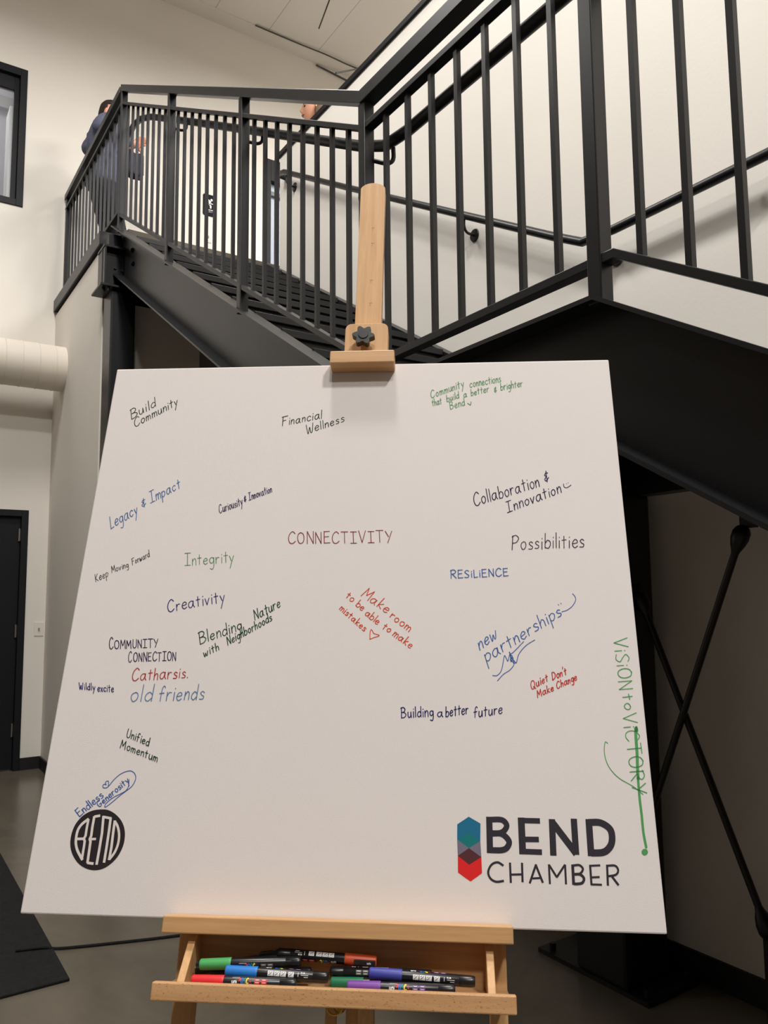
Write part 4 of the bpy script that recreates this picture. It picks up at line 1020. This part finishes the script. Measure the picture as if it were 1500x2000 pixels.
# paint markers lying in the tray, each with cap, barrel and printed lettering
PENBLK = mat('marker_barrel_black', (24, 24, 27), .32, .5)
PENTXT = [mat('print_white', (232, 232, 232), .5), mat('print_red', (222, 46, 46), .5), mat('print_blue', (36, 104, 190), .5), mat('print_green', (30, 120, 92), .5), mat('print_yellow', (240, 208, 62), .5), mat('print_violet', (112, 74, 140), .5), mat('print_grey', (120, 118, 112), .5)]
CAMLOC = EMI @ Vector((0, 0, CAM_H))
def marker(rgb, a, b, label, side='brand', turn=0.0, clip=None, plug=False):
    a, b = Vector(a)+Vector((0, .003, 0)), Vector(b)+Vector((0, .003, 0))
    ln = (b-a).length; ax = (b-a).normalized()
    toward = CAMLOC-(a+b)/2; fdir = (toward-ax*toward.dot(ax)).normalized()
    M = EM @ Matrix.Translation((a+b)/2)
    t = thing('paint_marker', None, label, 'marker', 'paint markers in the easel tray', M=M)
    c0 = a-(a+b)/2
    capm = mat('cap_%d_%d_%d' % rgb, rgb, .45, .4)
    R = .0071
    MB().lathe([(.040, .0060), (.041, R), (.118, R), (.1185, R-.0003), (.119, R), (.134, R*.97), (ln-.001, R*.93), (ln, R*.8)], c0, ax, 24).build('barrel', PENBLK, t, local=True, smooth=True)
    cap = MB().lathe([(0, .0058), (.0008, .0066), (.002, .0069), (.040, .0076), (.0425, .0077), (.0435, .0074)], c0, ax, 24).build('cap', capm, t, local=True, smooth=True)
    if plug: MB().lathe([(-.005, .004), (-.0045, .0048), (0, .0048)], c0, ax, 16).build('cap_plug', PENBLK, cap, local=True, smooth=True)
    up = ax.cross(fdir) if True else None       # printed letters stand along -up when read from cap to tail
    def place(rad):
        def f(x, y, lift):
            an = turn-y/rad
            return c0+ax*x+(fdir*math.cos(an)+up*math.sin(an))*(rad+lift)
        return f
    if clip is not None:
        an = clip; dirc = fdir*math.cos(an)+up*math.sin(an); sd = ax.cross(dirc)
        q = []
        for x, h0, h1 in ((.001, .0065, .0112), (.030, .0079, .0106)):
            q.append([c0+ax*x+dirc*h0-sd*.0032, c0+ax*x+dirc*h0+sd*.0032, c0+ax*x+dirc*h1+sd*.0032, c0+ax*x+dirc*h1-sd*.0032])
        cl = MB().quadbox([*q[0], *q[1]]).build('clip', mat('clip_black', (40, 38, 38), .4), cap, local=True, bevel=.0006)
        m = MB()
        for st, gx in [(glyph(ch)[0], k*.0022) for k, ch in enumerate('uni')]:
            for s in st:
                # lettering on the clip reads from its free end
                f = lambda x, y, l: c0+ax*(.012-x)+dirc*(.01115)+sd*(y)
                ribbon(m, [(gx+p[0]*.0026, -.0012+p[1]*.0020) for p in s], .0008, f, 0, False)
        m.build('clip_lettering', PENTXT[0], cl, local=True, recalc=False)
    m = MB(); pl = place(R)
    def put(text, x, y, xh, width, mi, gap=.24, sx=1.0):
        for ch in text:
            st, w = glyph(ch)
            for s in st:
                for f in ribbon(m, [(x+p[0]*xh*sx, y+p[1]*xh) for p in s], width, pl, .00012, False): f.material_index = mi
            x += (w+gap)*xh*sx
        return x
    def block(x0, x1, y0, y1, mi):
        k = 4; vs = [[m.bm.verts.new(pl(x, y0+(y1-y0)*j/k, .00010)) for j in range(k+1)] for x in (x0, x1)]
        for j in range(k): m.bm.faces.new([vs[0][j], vs[1][j], vs[1][j+1], vs[0][j+1]]).material_index = mi
    # the brand side
    y = -.0028
    x = put('uni', .055, y, .0030, .0010, 0, .2, 1.25)
    block(.055, .065, y+.0068, y+.0072, 0)
    x += .0012
    for ch, mi in zip('POSCA', (1, 2, 3, 4, 1)):
        x = put(ch, x, y, .0034, .0016, mi, .30, .95)
    tone = 6 if rgb[0] < 120 and rgb[2] < 120 else (1 if rgb[0] > 180 else 5)
    for k in range(2):
        for j in range(2): block(x+.003+k*.009, x+.0105+k*.009, y+.0002+j*.0032, y+.0028+j*.0032, tone); block(x+.0045+k*.009, x+.009+k*.009, y+.0011+j*.0032, y+.0018+j*.0032, 0)
    # the picture side, a third of a turn down: four little white squares and the type of tip
    y = -.0135
    for x in (.058, .0665, .075, .0855):
        block(x, x+.0076, y, y+.0060, 0)
        for f in ribbon(m, [(x+.0015, y+.001), (x+.004, y+.003), (x+.006, y+.0052)], .0009, pl, .0002, False): f.material_index = 6
        for f in ribbon(m, [(x+.0012, y+.0042), (x+.0034, y+.0048)], .0007, pl, .0002, False): f.material_index = 6
    block(.0985, .0992, y+.001, y+.006, 0)
    put('PC-3M', .1025, y+.0045, .0010, .0004, 0)
    block(.1025, .1125, y+.0027, y+.0033, 0); block(.1065, .112, y+.0004, y+.0012, 0)
    block(.056, .126, .0058, .0061, 6)
    m.build('printed_lettering', None, t, local=True, recalc=False, mats=PENTXT)
    return t
marker((218, 44, 48), (-.1790, -.0700, .0540), (-.0395, -.0700, .0540), 'red-capped black paint marker at the front left of the tray', turn=-.2)
marker((118, 66, 152), (.0280, -.0700, .0540), (.1680, -.0700, .0540), 'purple-capped black paint marker lying along the front lip of the tray', turn=-.12)
marker((44, 124, 206), (-.1375, -.0592, .0425), (.0005, -.0625, .0425), 'light-blue-capped paint marker behind the red one', turn=-1.55)
marker((80, 172, 98), (-.1770, -.0545, .0290), (-.0390, -.0475, .0290), 'light-green-capped paint marker topmost at the left of the tray', turn=.62, plug=True)
marker((30, 30, 33), (-.1640, -.0660, .0165), (-.0260, -.0610, .0165), 'all-black paint marker under the light-green-capped one', turn=2.4)
marker((30, 112, 76), (.0030, -.0700, .0300), (.1400, -.0700, .0300), 'dark-green-capped paint marker tucked behind the purple one', turn=2.0)
marker((34, 33, 36), (.1370, -.0590, .0190), (.0000, -.0590, .0190), 'black-capped paint marker between the orange and the purple one', turn=.1)
marker((66, 70, 158), (.0550, -.0555, .0415), (.1940, -.0615, .0415), 'violet-blue-capped paint marker slanting down to the right end of the tray', turn=-1.4)
marker((206, 82, 42), (.0620, -.0460, .0105), (-.0750, -.0405, .0105), 'orange-capped paint marker at the back of the tray', turn=-1.0, clip=-.3)
marker((38, 38, 41), (-.0700, -.0470, .0030), (-.1780, -.0620, .0030), 'black paint marker with a clip at the back left of the tray', turn=2.0, clip=1.3)
